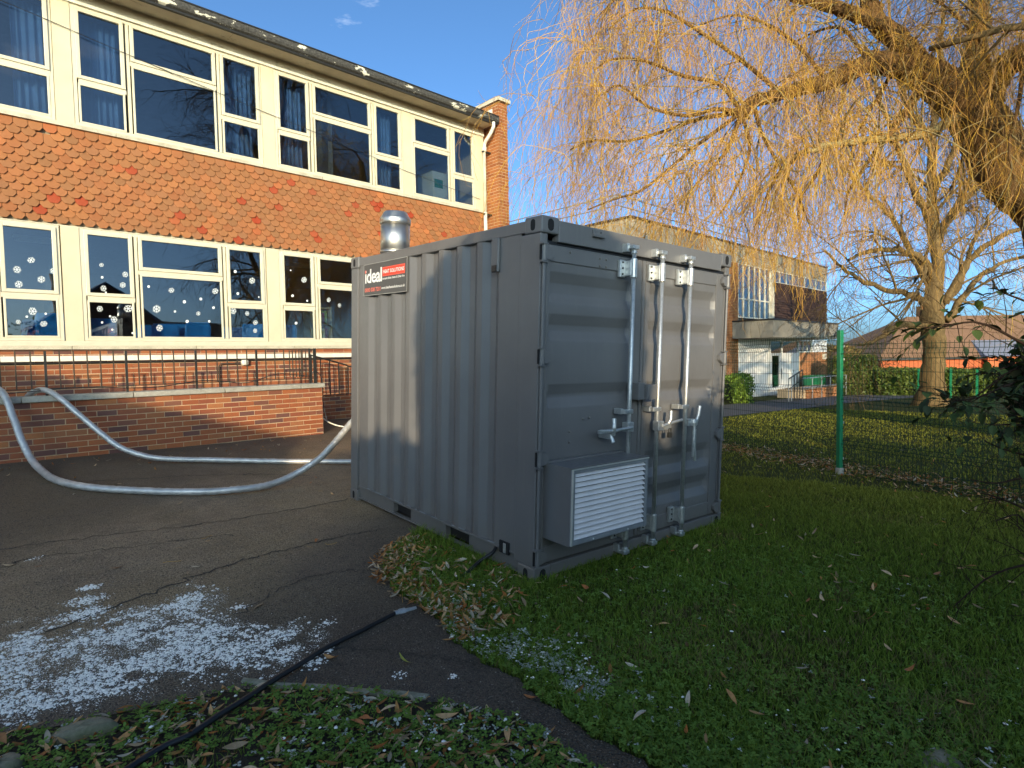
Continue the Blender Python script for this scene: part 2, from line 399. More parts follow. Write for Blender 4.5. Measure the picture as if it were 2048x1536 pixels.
# cracks in the asphalt
mb = MB()
def crack(pts, wd):
    P = smooth_path([(a, b, 0) for a, b in pts], 60); P[:, :2] += RS.normal(0, .018, (60, 2))
    T = np.gradient(P, axis=0); Nn = np.stack([-T[:, 1], T[:, 0], 0 * T[:, 0]], -1); Nn /= np.linalg.norm(Nn, axis=1)[:, None] + 1e-9
    wv = (wd * RS.uniform(.3, 1.2, 60))[:, None]
    L_, R_ = P + Nn * wv, P - Nn * wv
    for q in (L_, R_): q[:, 2] = ground(q[:, 0], q[:, 1]) + .0095
    mb.add(np.vstack([L_, R_]), [(k, k + 1, 60 + k + 1, 60 + k) for k in range(59)])
crack([(-3.4, 3.4), (-2.67, 3.28), (-2.03, 3.15), (-1.3, 2.98), (-.59, 2.91), (.18, 2.91)], .009)
crack([(-2.6, 1.35), (-1.75, 1.67), (-1.29, 1.8), (-.79, 1.83), (-.14, 1.8)], .009)
crack([(-3.4, 2.5), (-2.7, 2.76), (-2.52, 2.87), (-1.9, 2.7), (-1.2, 2.5)], .006)
crack([(-1.7, .9), (-1.2, 1.15), (-.9, 1.1), (-.7, .95)], .005)
crack([(-2.2, 5.2), (-1.2, 4.9), (-.4, 4.6), (.3, 4.1)], .009)
crack([(-1.6, .2), (-1.35, .0), (-1.1, -.35), (-.95, -.6)], .004)
CRK = simple('dark_crack_filling', (.05, .043, .034), .9)
tag(mb.build('asphalt_crack', CRK), kind='structure')

# ================================================================== BRICKWORK helper
BR_ME = {}
def brick_mesh(lx, ly, lz, mat):
    k = (round(lx, 3), round(ly, 3), round(lz, 3), mat.name)
    if k not in BR_ME:
        me = MB().box(-lx / 2, lx / 2, -ly / 2, ly / 2, -lz / 2, lz / 2).mesh(); me.materials.append(mat); BR_ME[k] = me
    return BR_ME[k]
def lay(parent, mat, items, limit=300, score=None):
    """items: list of (cx,cy,cz,lx,ly,lz); the `limit` that show largest become parts, the rest one stuff part"""
    if score: items = sorted(items, key=score)
    for c in items[:limit]:
        o = bpy.data.objects.new('brick', brick_mesh(*c[3:], mat)); COL.objects.link(o); o.parent = parent
        o.location = (c[0] + RS.uniform(-.002, .002), c[1] + RS.uniform(-.002, .002), c[2])
        o.rotation_euler = (0, 0, RS.uniform(-.006, .006))
    if items[limit:]:
        mb = MB()
        for c in items[limit:]: mb.box(c[0] - c[3] / 2, c[0] + c[3] / 2, c[1] - c[4] / 2, c[1] + c[4] / 2, c[2] - c[5] / 2, c[2] + c[5] / 2)
        tag(mb.build('brickwork', mat, parent), kind='stuff')
def course_x(x0, x1, yf, z0, rows, half_first=0, d=.1, off=0.):
    """stretcher courses on a wall facing -Y; front faces at yf"""
    out = []
    for r in range(rows):
        x = x0 - (.1125 if (r + half_first) % 2 else 0)
        while x < x1:
            a, b = max(x, x0), min(x + .225, x1)
            if b - a > .03: out.append(((a + b) / 2, yf + d / 2, z0 + r * .075 + .0375, b - a - .01, d, .064))
            x += .225
    return out

# ================================================================== SCHOOL BUILDING
FY = 8.2                         # brick face of the long facade
sch = empty('school_building', (2.7, FY, .3))
tag(sch, 'long two storey school block with orange tile hanging, cream framed windows and a brick base', 'building')
class P0:  # build in world coordinates under an unrotated empty
    pass
def at(parent, o):
    o.parent = parent; o.matrix_parent_inverse = parent.matrix_world.inverted() if parent.matrix_world != Matrix() else Matrix.Translation(-parent.location); return o
bpy.context.view_layer.update()
sch.location = (0, 0, 0)
XL0, XR0 = -13.5, 6.965
# lower brick wall and its mortar bed
box('wall', MORTAR, sch, XL0, 7.06, FY + .008, FY + .3, .1, 1.86)
it = course_x(XL0, 7.06, FY, .36, 20)
def sc(c):
    x, y, z = c[:3]
    vis = (-3.0 < x < 3.3) and (z > 1.18 or x > 1.6)
    return (0 if vis else 1, abs(x))
lay(sch, BRICK, it, 300, sc)
# upper and lower window sills: concrete lengths with joints
for k in range(12):
    a = XL0 + k * 1.72
    box('sill_stone', CONC, sch, a, min(a + 1.712, 7.0), FY - .05, FY + .1, 1.862, 1.915)
    box('sill_stone', CONC, sch, a + .7, min(a + 2.412, 6.99), FY - .045, FY + .1, 5.175, 5.235)
box('sill_board', UPVC, sch, XL0, 7.0, FY - .03, FY + .1, 1.917, 1.99)
# spandrel wall behind the tiles
box('wall', MORTAR2, sch, XL0, 6.99, FY + .045, FY + .3, 3.72, 5.173)
box('wall', DARKIN, sch, XL0, 6.99, FY + .09, FY + .3, 7.04, 7.6)
# ---- tile hanging
def tile_mesh():
    w_, e = .163, .108
    poly = [(-w_ / 2, .0), (-w_ / 2, -.056), (-.042, -e), (.042, -e), (w_ / 2, -.056), (w_ / 2, .0), (w_ / 2, .075), (-w_ / 2, .075)]
    V = []; 
    for x, z in poly:
        dep = -.034 + (z + e) / (e + .075) * .032 - .004 * math.cos(x / w_ * 3)
        V.append((x, dep, z))
    nn = len(poly)
    V += [(x, y + .012, z) for x, y, z in V]
    F = [tuple(range(nn)), tuple(range(2 * nn - 1, nn - 1, -1))] + [((i + 1) % nn, i, nn + i, nn + (i + 1) % nn) for i in range(nn)]
    me = bpy.data.meshes.new('m'); me.from_pydata(V, [], F); me.update(); me.materials.append(TILE); return me
TM = tile_mesh()
tiles = []
RP = .1005; rows = 14
for r in range(rows):
    z = 3.735 + .108 + r * RP
    x = XL0 + (.0845 if r % 2 else 0)
    while x < 6.93:
        zz = min(z, 5.17 - .01)
        if not (abs(x + 1.69) < .09 and r == rows - 2): tiles.append((x, z))
        x += .169
tiles.sort(key=lambda c: (0 if c[0] > -2.35 else 1, c[0]))
def tile_rot(): return (RS.uniform(-.03, .03), RS.uniform(-.022, .022), RS.uniform(-.05, .05))
for x, z in tiles[:300]:
    o = bpy.data.objects.new('tile', TM); COL.objects.link(o); o.parent = sch; o.location = (x, FY + RS.uniform(-.003, .004) + .012, z - (RS.rand() < .04) * .012); o.rotation_euler = tile_rot()
base = np.array([v.co[:] for v in TM.vertices]); fcs = [tuple(p.vertices) for p in TM.polygons]
mb = MB()
from mathutils import Euler
for x, z in tiles[300:]:
    R = np.array(Euler(tile_rot()).to_matrix()); mb.add(base @ R.T + np.array([x, FY + .012 + RS.uniform(-.003, .004), z]), fcs)
tag(mb.build('tile_hanging', TILE, sch), kind='stuff')
# ---- windows
def frame_rect(mb, x0, x1, z0, z1, t, y0, y1):
    mb.box(x0, x0 + t, y0, y1, z0, z1); mb.box(x1 - t, x1, y0, y1, z0, z1)
    mb.box(x0 + t, x1 - t, y0 + .001, y1, z1 - t, z1); mb.box(x0 + t, x1 - t, y0 + .001, y1, z0, z0 + t)
SNOW = simple('white_window_sticker', (.8, .85, .85), .6, bump=0)
def window(x0, x1, z0, lo, cols):
    """cols: list of (xa, xb, transom_z, opener) per light column; z values relative to lo/hi frames"""
    h = 1.79 if lo == 'up' else 1.71
    W = empty('window', (0, 0, 0)); W.parent = sch
    mb = MB(); frame_rect(mb, x0, x1, z0, z0 + h, .05, FY + .005, FY + .085)
    for k, (a, b, tz, op) in enumerate(cols):
        if k: mb.box(a - .075, a - .032, FY + .004, FY + .086, z0 + .05, z0 + h - .05)
        mb.box(a - .03 if k else a, b + .03, FY + .003, FY + .086, tz - .05, tz + .02)
    mb.build('frame', UPVC, W, bevel=.004)
    for (a, b, tz, op) in cols:
        # upper light is an opening sash standing proud, lower is fixed
        s = MB(); frame_rect(s, a - .02, b + .02, tz + .022, z0 + h - .035, .052, FY - .016, FY + .05); s.build('sash', UPVC, W, bevel=.006)
        q = MB(); frame_rect(q, a - .01, b + .01, z0 + .045, tz - .045, .028, FY - .002, FY + .05); q.build('glazing_bead', UPVC, W, bevel=.004)
        box('pane', GLASS, W, a - .018, b + .018, FY + .02, FY + .024, tz + .03, z0 + h - .04)
        box('pane', GLASS, W, a - .008, b + .008, FY + .02, FY + .024, z0 + .05, tz - .048)
    return W
PIT = 3.055
wins = {}
for i in range(-4, 3):
    ox = -1.275 + PIT * i
    if i < 2:
        wins['u', i] = window(ox, ox + 2.82, 5.245, 'up', [(ox + .07, ox + .66, 5.93, 1), (ox + .785, ox + 2.02, 6.40, 0), (ox + 2.14, ox + 2.76, 5.93, 1)])
    else:
        wins['u', i] = window(ox, ox + 1.86, 5.245, 'up', [(ox + .07, ox + 1.05, 6.40, 0), (ox + 1.19, ox + 1.79, 5.93, 1)])
    oxl = ox - .022
    if i < 2: wins['l', i] = window(oxl, oxl + 2.81, 1.993, 'lo', [(oxl + .07, oxl + .67, 2.66, 1), (oxl + .79, oxl + 2.02, 3.11, 0), (oxl + 2.14, oxl + 2.75, 2.66, 1)])
    else: wins['l', i] = window(oxl, oxl + 1.86, 1.993, 'lo', [(oxl + .07, oxl + 1.05, 3.11, 0), (oxl + 1.19, oxl + 1.79, 2.66, 1)])
    # rendered panels between the windows
    a, b = (ox + 2.826, ox + PIT - .006) if i < 2 else (ox + 1.866, 6.965)
    box('render_panel', RENDER, sch, a, b, FY - .004, FY + .1, 5.24, 7.035)
    box('render_panel', RENDER, sch, a - .022, b - .02, FY - .004, FY + .1, 1.992, 3.705)
box('head_trim', WHITEP, sch, XL0, 6.97, FY - .035, FY + .09, 7.038, 7.088)
box('head_trim', UPVC, sch, XL0, 6.97, FY + .006, FY + .09, 3.706, 3.72)
for k in range(7):
    a = 1.86 - 3.05 * 5 + k * 3.05
    box('frieze_board', SOFFIT, sch, max(a, XL0), min(a + 3.042, 6.99), FY - .01, FY + .09, 7.09, 7.232)
    box('soffit_board', SOFFIT, sch, max(a - .9, XL0), min(a + 2.144, 6.99), 7.772, FY + .3, 7.232, 7.262)
box('fascia', WHITEP, sch, XL0, 6.99, 7.757, 7.771, 7.222, 7.30)
# gutter: moulded dark channel with peeling paint
prof = [(7.756, 7.235), (7.70, 7.225), (7.665, 7.245), (7.645, 7.285), (7.64, 7.345), (7.648, 7.36), (7.66, 7.35), (7.75, 7.35), (7.756, 7.36)]
for k in range(7):
    a = XL0 + k * 2.93
    MB().prism([(a, y, z) for y, z in prof], (2.925, 0, 0)).build('gutter', PEEL, sch)
box('gutter_bead', BLACKP, sch, XL0, 6.99, 7.634, 7.652, 7.36, 7.378)
box('fascia_board', BLACKP, sch, XL0, 6.99, 7.70, 7.756, 7.19, 7.222)
MB().prism([(XL0, 7.64, 7.385), (XL0, 15.9, 8.1), (XL0, 15.9, 8.0), (XL0, 7.66, 7.366)], (20.4, 0, 0)).build('roof', simple('roof_felt', (.06, .06, .06), .9), sch)
# ---- gable pier on the right, both visible faces laid in brick
PX0, PX1, PY0 = 7.065, 7.37, 7.75
pier_z0, pier_z1 = .2, 7.78
box('gable_wall', MORTAR, sch, PX0 + .006, PX1 - .006, PY0 + .006, 16.4, .1, pier_z1)
it = []
rows_n = int((pier_z1 - pier_z0) / .075)
for r in range(rows_n):
    z = pier_z0 + r * .075 + .0375
    if r % 2: fr = [(0, .21), (.22, .305)]; si = [(.0, .1025), (.1125, .328), (.338, .553), (.563, .78)]
    else: fr = [(0, .1025), (.1125, .305)]; si = [(0, .215), (.225, .44), (.45, .665), (.675, .78)]
    # corner brick shows on both faces
    cx = fr[0][1]; cy = si[0][1]
    it.append((PX0 + cx / 2, PY0 + cy / 2, z, cx, cy, .064))
    a, b = fr[1]; it.append((PX0 + (a + b) / 2, PY0 + .05, z, b - a, .1, .064))
    for a, b in si[1:]:
        if z > 7.3 or a < .46 or True: it.append((PX0 + .05, PY0 + (a + b) / 2, z, .1, b - a, .064))
lay(sch, BRICK2, it, 299, lambda c: -c[2])
box('coping_stone', CONC, sch, PX0 - .05, PX1 + .05, PY0 - .07, 9.4, 7.79, 7.875)
box('coping_stone', CONC, sch, PX0 - .05, PX1 + .05, 9.41, 16.4, 7.79, 7.875)
box('flashing', WHITEP, sch, PX0 - .012, PX0 + .01, 7.95, 9.6, 7.52, 7.66)
box('soffit_stub', BLACKP, sch, PX1, PX1 + .22, 8.5, 9.0, 5.62, 5.7)
# downpipe with swan neck
mb = MB(); mb.tube(smooth_path([(6.86, 7.70, 7.22), (6.86, 7.71, 7.1), (6.865, 7.85, 6.96), (6.87, 8.02, 6.83), (6.872, 8.06, 6.7)], 16), .042, 10)
mb.tube([(6.872, 8.06, 6.72), (6.872, 8.06, 6.62)], .055, 10); dpp = mb.build('downpipe', WHITEP, sch, smooth=True)
MB().tube([(6.87, 8.065, 6.65), (6.87, 8.065, 5.1)], .04, 10).build('downpipe', CONC, sch, smooth=True)
MB().tube([(6.87, 8.065, 5.16), (6.87, 8.065, .4)], .045, 10).build('downpipe', WHITEP, sch, smooth=True)
for z in (6.62, 5.12, 3.2): box('pipe_clip', BLACKP, sch, 6.81, 7.06, 8.03, 8.09, z - .02, z + .015)
# trunking along the wall
box('cable_trunking', WHITEP, sch, XL0, 7.04, FY - .06, FY - .002, 1.685, 1.765)
MB().tube([(XL0, FY - .03, 1.662), (7.04, FY - .03, 1.655)], .014, 6).build('conduit', BLACKP, sch)
mb = MB(); mb.tube([(.98, FY - .05, 1.6), (.64, FY - .05, 1.6), (.61, FY - .05, 1.56), (.61, FY - .05, 1.15)], .012, 6); mb.build('conduit', RUSTY, sch)
MB().box(.99, 1.1, FY - .1, FY - .005, 1.565, 1.66).build('lamp_box', WHITEP, sch, bevel=.02)
# interior shell
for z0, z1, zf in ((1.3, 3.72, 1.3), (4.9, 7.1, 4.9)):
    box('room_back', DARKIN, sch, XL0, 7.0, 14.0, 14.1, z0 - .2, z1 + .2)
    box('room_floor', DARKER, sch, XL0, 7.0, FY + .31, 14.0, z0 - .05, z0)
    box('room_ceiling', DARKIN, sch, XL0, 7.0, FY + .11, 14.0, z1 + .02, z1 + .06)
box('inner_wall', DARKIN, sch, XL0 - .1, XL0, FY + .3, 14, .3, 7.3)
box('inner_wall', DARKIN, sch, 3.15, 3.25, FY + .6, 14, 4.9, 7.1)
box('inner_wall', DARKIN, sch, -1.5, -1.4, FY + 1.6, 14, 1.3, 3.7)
# snowflake stickers on the lower panes (parts of the windows)
def flake(r):
    mb = MB()
    for k in range(6):
        a = k * math.pi / 3; c, s_ = math.cos(a), math.sin(a)
        def T(x, z): return (x * c - z * s_, 0, x * s_ + z * c)
        wd = r * .075
        mb.add([T(0, -wd), T(r, -wd * .7), T(r, wd * .7), T(0, wd)], [(0, 1, 2, 3)])
        for sg in (1, -1):
            mb.add([T(r * .45, 0), T(r * .6, 0), T(r * .85, sg * r * .34), T(r * .72, sg * r * .38)], [(0, 1, 2, 3)])
    me = mb.mesh(); me.materials.append(SNOW); return me
FL = flake(1.0)
def dot():
    mb = MB(); n_ = 10; mb.add([(math.cos(a * 2 * math.pi / n_), 0, math.sin(a * 2 * math.pi / n_)) for a in range(n_)], [tuple(range(n_))]); me = mb.mesh(); me.materials.append(SNOW); return me
DT = dot()
SN = [(-1.885, 3.16, .05, 0), (-2.05, 3.01, .055, 0), (-1.63, 3.03, .05, 0), (-1.78, 2.89, .055, 0), (-2.04, 2.8, .055, 0), (-1.9, 2.42, .06, 0), (-1.75, 2.39, .017, 1), (-1.97, 2.34, .017, 1), (-2.07, 2.26, .035, 0), (-1.78, 2.24, .05, 0),
 (-1.03, 3.17, .035, 0), (-.72, 3.05, .05, 0), (-1.03, 2.98, .02, 1), (-.76, 2.88, .05, 0), (-1.02, 2.81, .05, 0), (-.99, 2.75, .015, 1), (-1.08, 2.49, .05, 0), (-.70, 2.51, .07, 0), (-.95, 2.38, .017, 1), (-.9, 2.33, .055, 0), (-1.06, 2.28, .017, 1), (-.93, 2.17, .017, 1), (-.66, 2.12, .015, 1),
 (-.4, 2.88, .022, 1), (-.07, 2.84, .05, 0), (.62, 2.87, .06, 0), (.38, 2.72, .025, 1), (.12, 2.66, .028, 1), (.58, 2.58, .025, 1), (-.3, 2.52, .07, 0), (.33, 2.47, .04, 0), (-.03, 2.49, .02, 1), (.15, 2.33, .028, 1), (.5, 2.34, .022, 1), (-.27, 2.21, .06, 0),
 (.97, 3.24, .028, 1), (1.26, 3.1, .065, 0), (1.0, 2.85, .025, 1), (1.37, 2.81, .015, 1), (.91, 2.54, .065, 0), (1.15, 2.5, .045, 0), (1.29, 2.34, .05, 0), (1.28, 2.19, .045, 0),
 (1.99, 3.35, .015, 1), (2.25, 3.19, .065, 0), (2.01, 2.87, .028, 1), (2.3, 2.79, .02, 1), (2.06, 2.35, .03, 1), (2.75, 2.83, .05, 0), (2.98, 2.73, .045, 0)]
for x, z, r, d in SN:
    wk = wins['l', -1] if x < -1.4 else wins['l', 0] if x < 1.6 else wins['l', 1]
    o = bpy.data.objects.new('snowflake_sticker', DT if d else FL); COL.objects.link(o); o.parent = wk; o.location = (x, FY + .017, z)
    o.scale = (r * .86, 1, r); o.rotation_euler = (0, RS.uniform(0, 1), 0)
# curtains (blue, pleated) behind upper windows
CURT = Mat('blue_curtain_cloth'); CURT.color(CURT.ramp(CURT.noise(3, 4), [(.3, (.10, .2, .42)), (.7, (.16, .28, .55))])).rough(.9); CURT = CURT.m
def curtain(x0, x1, label, z0=5.26, z1=6.98, y=FY + .3):
    nx_ = max(12, int((x1 - x0) / .012)); V = []; 
    ph = RS.uniform(0, 6)
    for i in range(nx_ + 1):
        x = x0 + (x1 - x0) * i / nx_
        d = .028 * math.sin(x * 72 + ph + math.sin(x * 9)) + .01 * math.sin(x * 31)
        for zz in (z0, (z0 + z1) / 2, z1): V.append((x, y + d * (1.2 - .5 * (zz - z0) / (z1 - z0)), zz))
    F = [(i * 3 + j, (i + 1) * 3 + j, (i + 1) * 3 + j + 1, i * 3 + j + 1) for i in range(nx_) for j in range(2)]
    o = link('curtain', mesh_np(V, F), CURT, smooth=True)
    m = o.modifiers.new('s', 'SOLIDIFY'); m.thickness = .003
    tag(o, label, 'curtain', 'blue curtains in the upper windows')
curtain(-1.95, -1.58, 'blue pleated curtain at the right of the leftmost upper window in view')
curtain(-1.13, -.62, 'blue pleated curtain behind the left casement of the upper window above the two hoses')
curtain(.87, 1.5, 'blue pleated curtain behind the right casement of the second upper window')
curtain(1.84, 2.42, 'blue pleated curtain behind the left casement of the third upper window')
curtain(3.93, 4.5, 'dim blue curtain behind the right casement of the third upper window')
curtain(6.03, 6.35, 'narrow dim curtain in the last upper casement beside the brick gable')
# strip lights inside the ground floor
LT = simple('white_strip_light', (.85, .85, .8), .4, bump=0)
for x0, x1, lb in ((-1.97, -1.2, 'white strip light inside the leftmost lower window'), (2.4, 3.2, 'white strip light inside the lower window nearest the container')):
    r_ = empty('ceiling_light', (x0, 9.5, 3.72)); tag(r_, lb, 'ceiling light', 'strip lights inside the ground floor room')
    MB().box(0, x1 - x0, -.06, .06, -.03, -.0).build('fitting', WHITEP, r_); MB().box(.02, x1 - x0 - .02, -.05, .05, -.09, -.031).build('diffuser', LT, r_, bevel=.015)
# chairs stood against the ground floor windows
def make_chair():
    r_ = empty('chair', (0, 0, 0))
    n_ = 9; V = []; 
    for j in range(7):
        z = .42 + j * .075
        for i in range(n_):
            u = i / (n_ - 1) * 2 - 1
            x = u * (.21 - (.03 if j == 6 else 0) * (abs(u) > .9)); V.append((x, .03 * (1 - u * u) - .04 * (j / 6) + .01, z))
    F = [(j * n_ + i, j * n_ + i + 1, (j + 1) * n_ + i + 1, (j + 1) * n_ + i) for j in range(6) for i in range(n_ - 1)]
    o = link('backrest', mesh_np(V, F), BLUEP, r_, smooth=True); m = o.modifiers.new('s', 'SOLIDIFY'); m.thickness = .014
    MB().box(-.2, .2, .03, .43, .42, .45).build('seat', BLUEP, r_, bevel=.02)
    for sx in (-1, 1):
        MB().tube([(sx * .2, .06, .0), (sx * .18, .08, .43)], .012, 6).build('leg', GALV, r_); MB().tube([(sx * .2, .42, .0), (sx * .18, .38, .43)], .012, 6).build('leg', GALV, r_)
    return r_
def copy_tree(o, parent=None):
    c = o.copy(); COL.objects.link(c)
    if parent is not None: c.parent = parent
    for ch in list(o.children): copy_tree(ch, c)
    return c
CH = [(-1.8, 8.62, 2.32, .1, 'blue plastic chair back half hidden behind its neighbour in the leftmost lower window'),
      (-1.64, 8.5, 2.42, 0, 'tall blue plastic chair back at the right of the leftmost lower window'),
      (-1.02, 8.52, 2.36, 0, 'blue plastic chair back in the lower window under a left casement with many snowflakes'),
      (-.32, 8.62, 2.28, .2, 'pale blue chair at the left end of the row in the wide lower pane'),
      (-.1, 8.55, 2.3, 0, 'blue chair second from the left in the wide lower pane'),
      (.16, 8.8, 2.32, -.1, 'blue chair in the middle of the wide lower pane set further back'),
      (.42, 8.58, 2.34, 0, 'blue chair under the right hand snowflakes of the wide lower pane'),
      (1.02, 8.55, 2.26, .1, 'low blue chair in the narrow lower casement right of the wide pane'),
      (1.36, 8.5, 2.33, -.1, 'blue chair at the right edge of the narrow lower casement'),
      (1.98, 8.5, 2.33, 0, 'blue chair alone in the lower window beside the container')]
ch0 = make_chair()
for k, (x, y, zt, rz, lb) in enumerate(CH):
    c = ch0 if k == 0 else copy_tree(ch0)
    c.location = (x, y, zt - .87); c.rotation_euler = (0, 0, rz + math.pi * 0)
    tag(c, lb, 'chair', 'blue plastic chairs inside the ground floor windows')
CABM = simple('pale_grey_cabinet', (.6, .58, .52), .5, var=.05)
r_ = empty('cabinet', (5.95, 8.7, 4.9)); tag(r_, 'pale storage cabinet with a green notice inside the last upper window', 'cabinet')
MB().box(-.18, .35, 0, .6, 0, 1.2).build('carcass', CABM, r_, bevel=.01); MB().box(-.13, .12, -.008, -.002, .82, 1.02).build('notice', GREENP, r_); MB().box(-.13, .12, -.008, -.002, .3, .5).build('notice', GREENP, r_)
WOOD = simple('pale_wood_door', (.5, .42, .27), .6, var=.1)
r_ = empty('bookcase', (3.12, 9.3, 1.3)); tag(r_, 'pale wooden bookcase inside the lower window beside the container', 'bookcase')
mb = MB(); mb.box(-.25, -.22, 0, .35, 0, 1.5).box(.22, .25, 0, .35, 0, 1.5).box(-.22, .22, .32, .35, 0, 1.5); mb.build('carcass', WOOD, r_)
for z in (.05, .4, .75, 1.1, 1.45): MB().box(-.22, .22, .01, .32, z, z + .025).build('shelf', WOOD, r_)
bk = [simple('book_cover_%s' % c, v, .6, bump=0) for c, v in (('plum', (.2, .06, .15)), ('lime', (.3, .42, .08)), ('cream', (.6, .55, .4)))]
for z in (.43, .78, 1.13):
    for k in range(6): MB().box(-.2 + k * .06, -.15 + k * .06, .03, .25, z, z + .2 + .04 * ((k * 7) % 3)).build('book', bk[(k + int(z * 10)) % 3], r_)

# ================================================================== RAMP WALL with railing
rw = empty('ramp_wall', (0, 0, 0)); tag(rw, 'low brick ramp wall with concrete coping in front of the school windows', 'wall')
WX0, WX1, WY = -9.0, 1.70, 6.5
box('mortar_core', MORTAR, rw, WX0, WX1 - .008, WY + .008, WY + .32, .2, 1.168)
box('ramp_deck', CONC2, rw, WX0, WX1 - .03, WY + .321, FY - .01, .2, .93)
it = course_x(WX0, WX1, WY, .343, 11, 1)
lay(rw, BRICK, it, 300, lambda c: -c[0])
it = []
for k in range(11):
    it.append((WX1 - .05, WY + .21, .343 + k * .075 + .0375, .1, .205, .064))
mb = MB()
for c in it: mb.box(c[0] - .05, c[0] + .05, c[1] - .1, c[1] + .1, c[2] - .032, c[2] + .032)
tag(mb.build('brickwork', BRICK, rw), kind='stuff')
x = WX1 + .03
for k in range(9):
    L_ = 1.18 if k else .42
    box('coping_stone', CONC2, rw, x - L_ + .008, x, WY - .04, WY + .35, 1.172, 1.243, bevel=.008); x -= L_
rl = empty('railing', (0, 0, 0)); tag(rl, 'thin black iron railing standing on the ramp wall coping', 'railing')
RY = 6.65
MB().box(-9, 1.66, RY - .012, RY + .012, 1.805, 1.815).build('top_rail', RUSTY, rl)
MB().box(-9, 1.66, RY - .008, RY + .008, 1.325, 1.337).build('bottom_rail', RUSTY, rl)
barm = MB().box(-.007, .007, -.007, .007, 0, .478).mesh(); barm.materials.append(RUSTY)
posm = MB().box(-.013, .013, -.013, .013, 0, .562).mesh(); posm.materials.append(BLACKP)
k = 0; x = 1.56
while x > -8.9:
    if k % 6 == 0: o = bpy.data.objects.new('post', posm); z = 1.243
    else: o = bpy.data.objects.new('bar', barm); z = 1.337
    COL.objects.link(o); o.parent = rl; o.location = (x, RY, z); x -= .1465; k += 1
box('post', BLACKP, rl, 1.63, 1.67, RY - .02, RY + .02, 1.243, 1.83)
box('post', BLACKP, rl, 1.575, 1.6, RY + .05, RY + .075, 1.243, 1.83)
# return railing towards the building, and the stair handrail going down to the right
MB().box(1.61, 1.63, RY + .02, 7.55, 1.795, 1.805).build('top_rail', RUSTY, rl)
for k in range(7):
    o = bpy.data.objects.new('bar', barm); COL.objects.link(o); o.parent = rl; o.location = (1.62, RY + .14 + k * .13, 1.337)
hr = empty('stair_handrail', (0, 0, 0)); tag(hr, 'black iron handrail sloping down the steps beside the container', 'handrail')
MB().tube([(2.0, 7.55, 1.73), (2.72, 7.55, 1.53), (2.78, 7.55, 1.5), (3.6, 7.55, 1.48)], .016, 6).build('rail', BLACKP, hr)
for x, zt in ((2.02, 1.72), (2.2, 1.67), (2.38, 1.62), (2.56, 1.57), (2.76, 1.5), (3.1, 1.49), (3.4, 1.49)):
    MB().box(x - .008, x + .008, 7.54, 7.556, .97, zt).build('bar', BLACKP, hr)
MB().tube([(1.95, 7.55, .97), (3.6, 7.55, .97)], .01, 6).build('rail', BLACKP, hr)
# slack black cable hung along the railing
pts = [(-3, RY - .03, 1.27), (-2.2, RY - .04, 1.3), (-1.6, RY - .03, 1.33), (-.8, RY - .03, 1.29), (-.1, RY - .03, 1.36), (.5, RY - .03, 1.3), (1.0, RY - .03, 1.42), (1.5, RY - .04, 1.37), (1.62, RY - .05, 1.45), (1.74, RY - .06, 1.3), (1.745, RY - .06, .9), (1.75, 6.48, .62)]
tag(MB().tube(smooth_path(pts, 80), .007, 6).build('cable', BLACK), 'thin black cable drooping along the foot of the iron railing', 'cable')
pts = [(1.8, 6.9, .75), (1.86, 6.8, .6), (1.98, 6.6, .5), (2.2, 6.5, .45), (2.5, 6.6, .45)]
tag(MB().tube(smooth_path(pts, 30), .012, 6).build('hose', WHITEP), 'thin white hose curled on the asphalt behind the end of the ramp wall', 'hose')
# overhead telephone wire
pts = [(-5.6, 8.12, 7.2), (-2.05, 8.12, 6.74), (-.9, 8.12, 6.56), (.04, 8.12, 6.42), (1.41, 8.12, 6.21), (3.235, 8.12, 5.97), (4.5, 8.12, 5.76), (6.8, 8.1, 5.49)]
pts = [(a_, 8.17, c_) for a_, b_, c_ in pts]
tag(MB().tube(smooth_path(pts, 60), .005, 5).build('overhead_wire', BLACK), 'thin overhead wire sagging diagonally across the upper windows', 'wire')
# ================================================================== SHIPPING CONTAINER (local frame, tilted with the ground)
CM = Matrix(((0.99702, 0.07551, 0.01602, 0), (-0.07415, 0.99644, -0.03990, 0), (-0.01870, 0.03853, 0.99908, 0), (0, 0, 0, 1)))
ct = empty('shipping_container', mat=CM)
tag(ct, 'dark grey corrugated steel container with lock bars and a louvred box on its doors', 'shipping container')
CW, CL, CH_ = 2.438, 2.991, 2.591
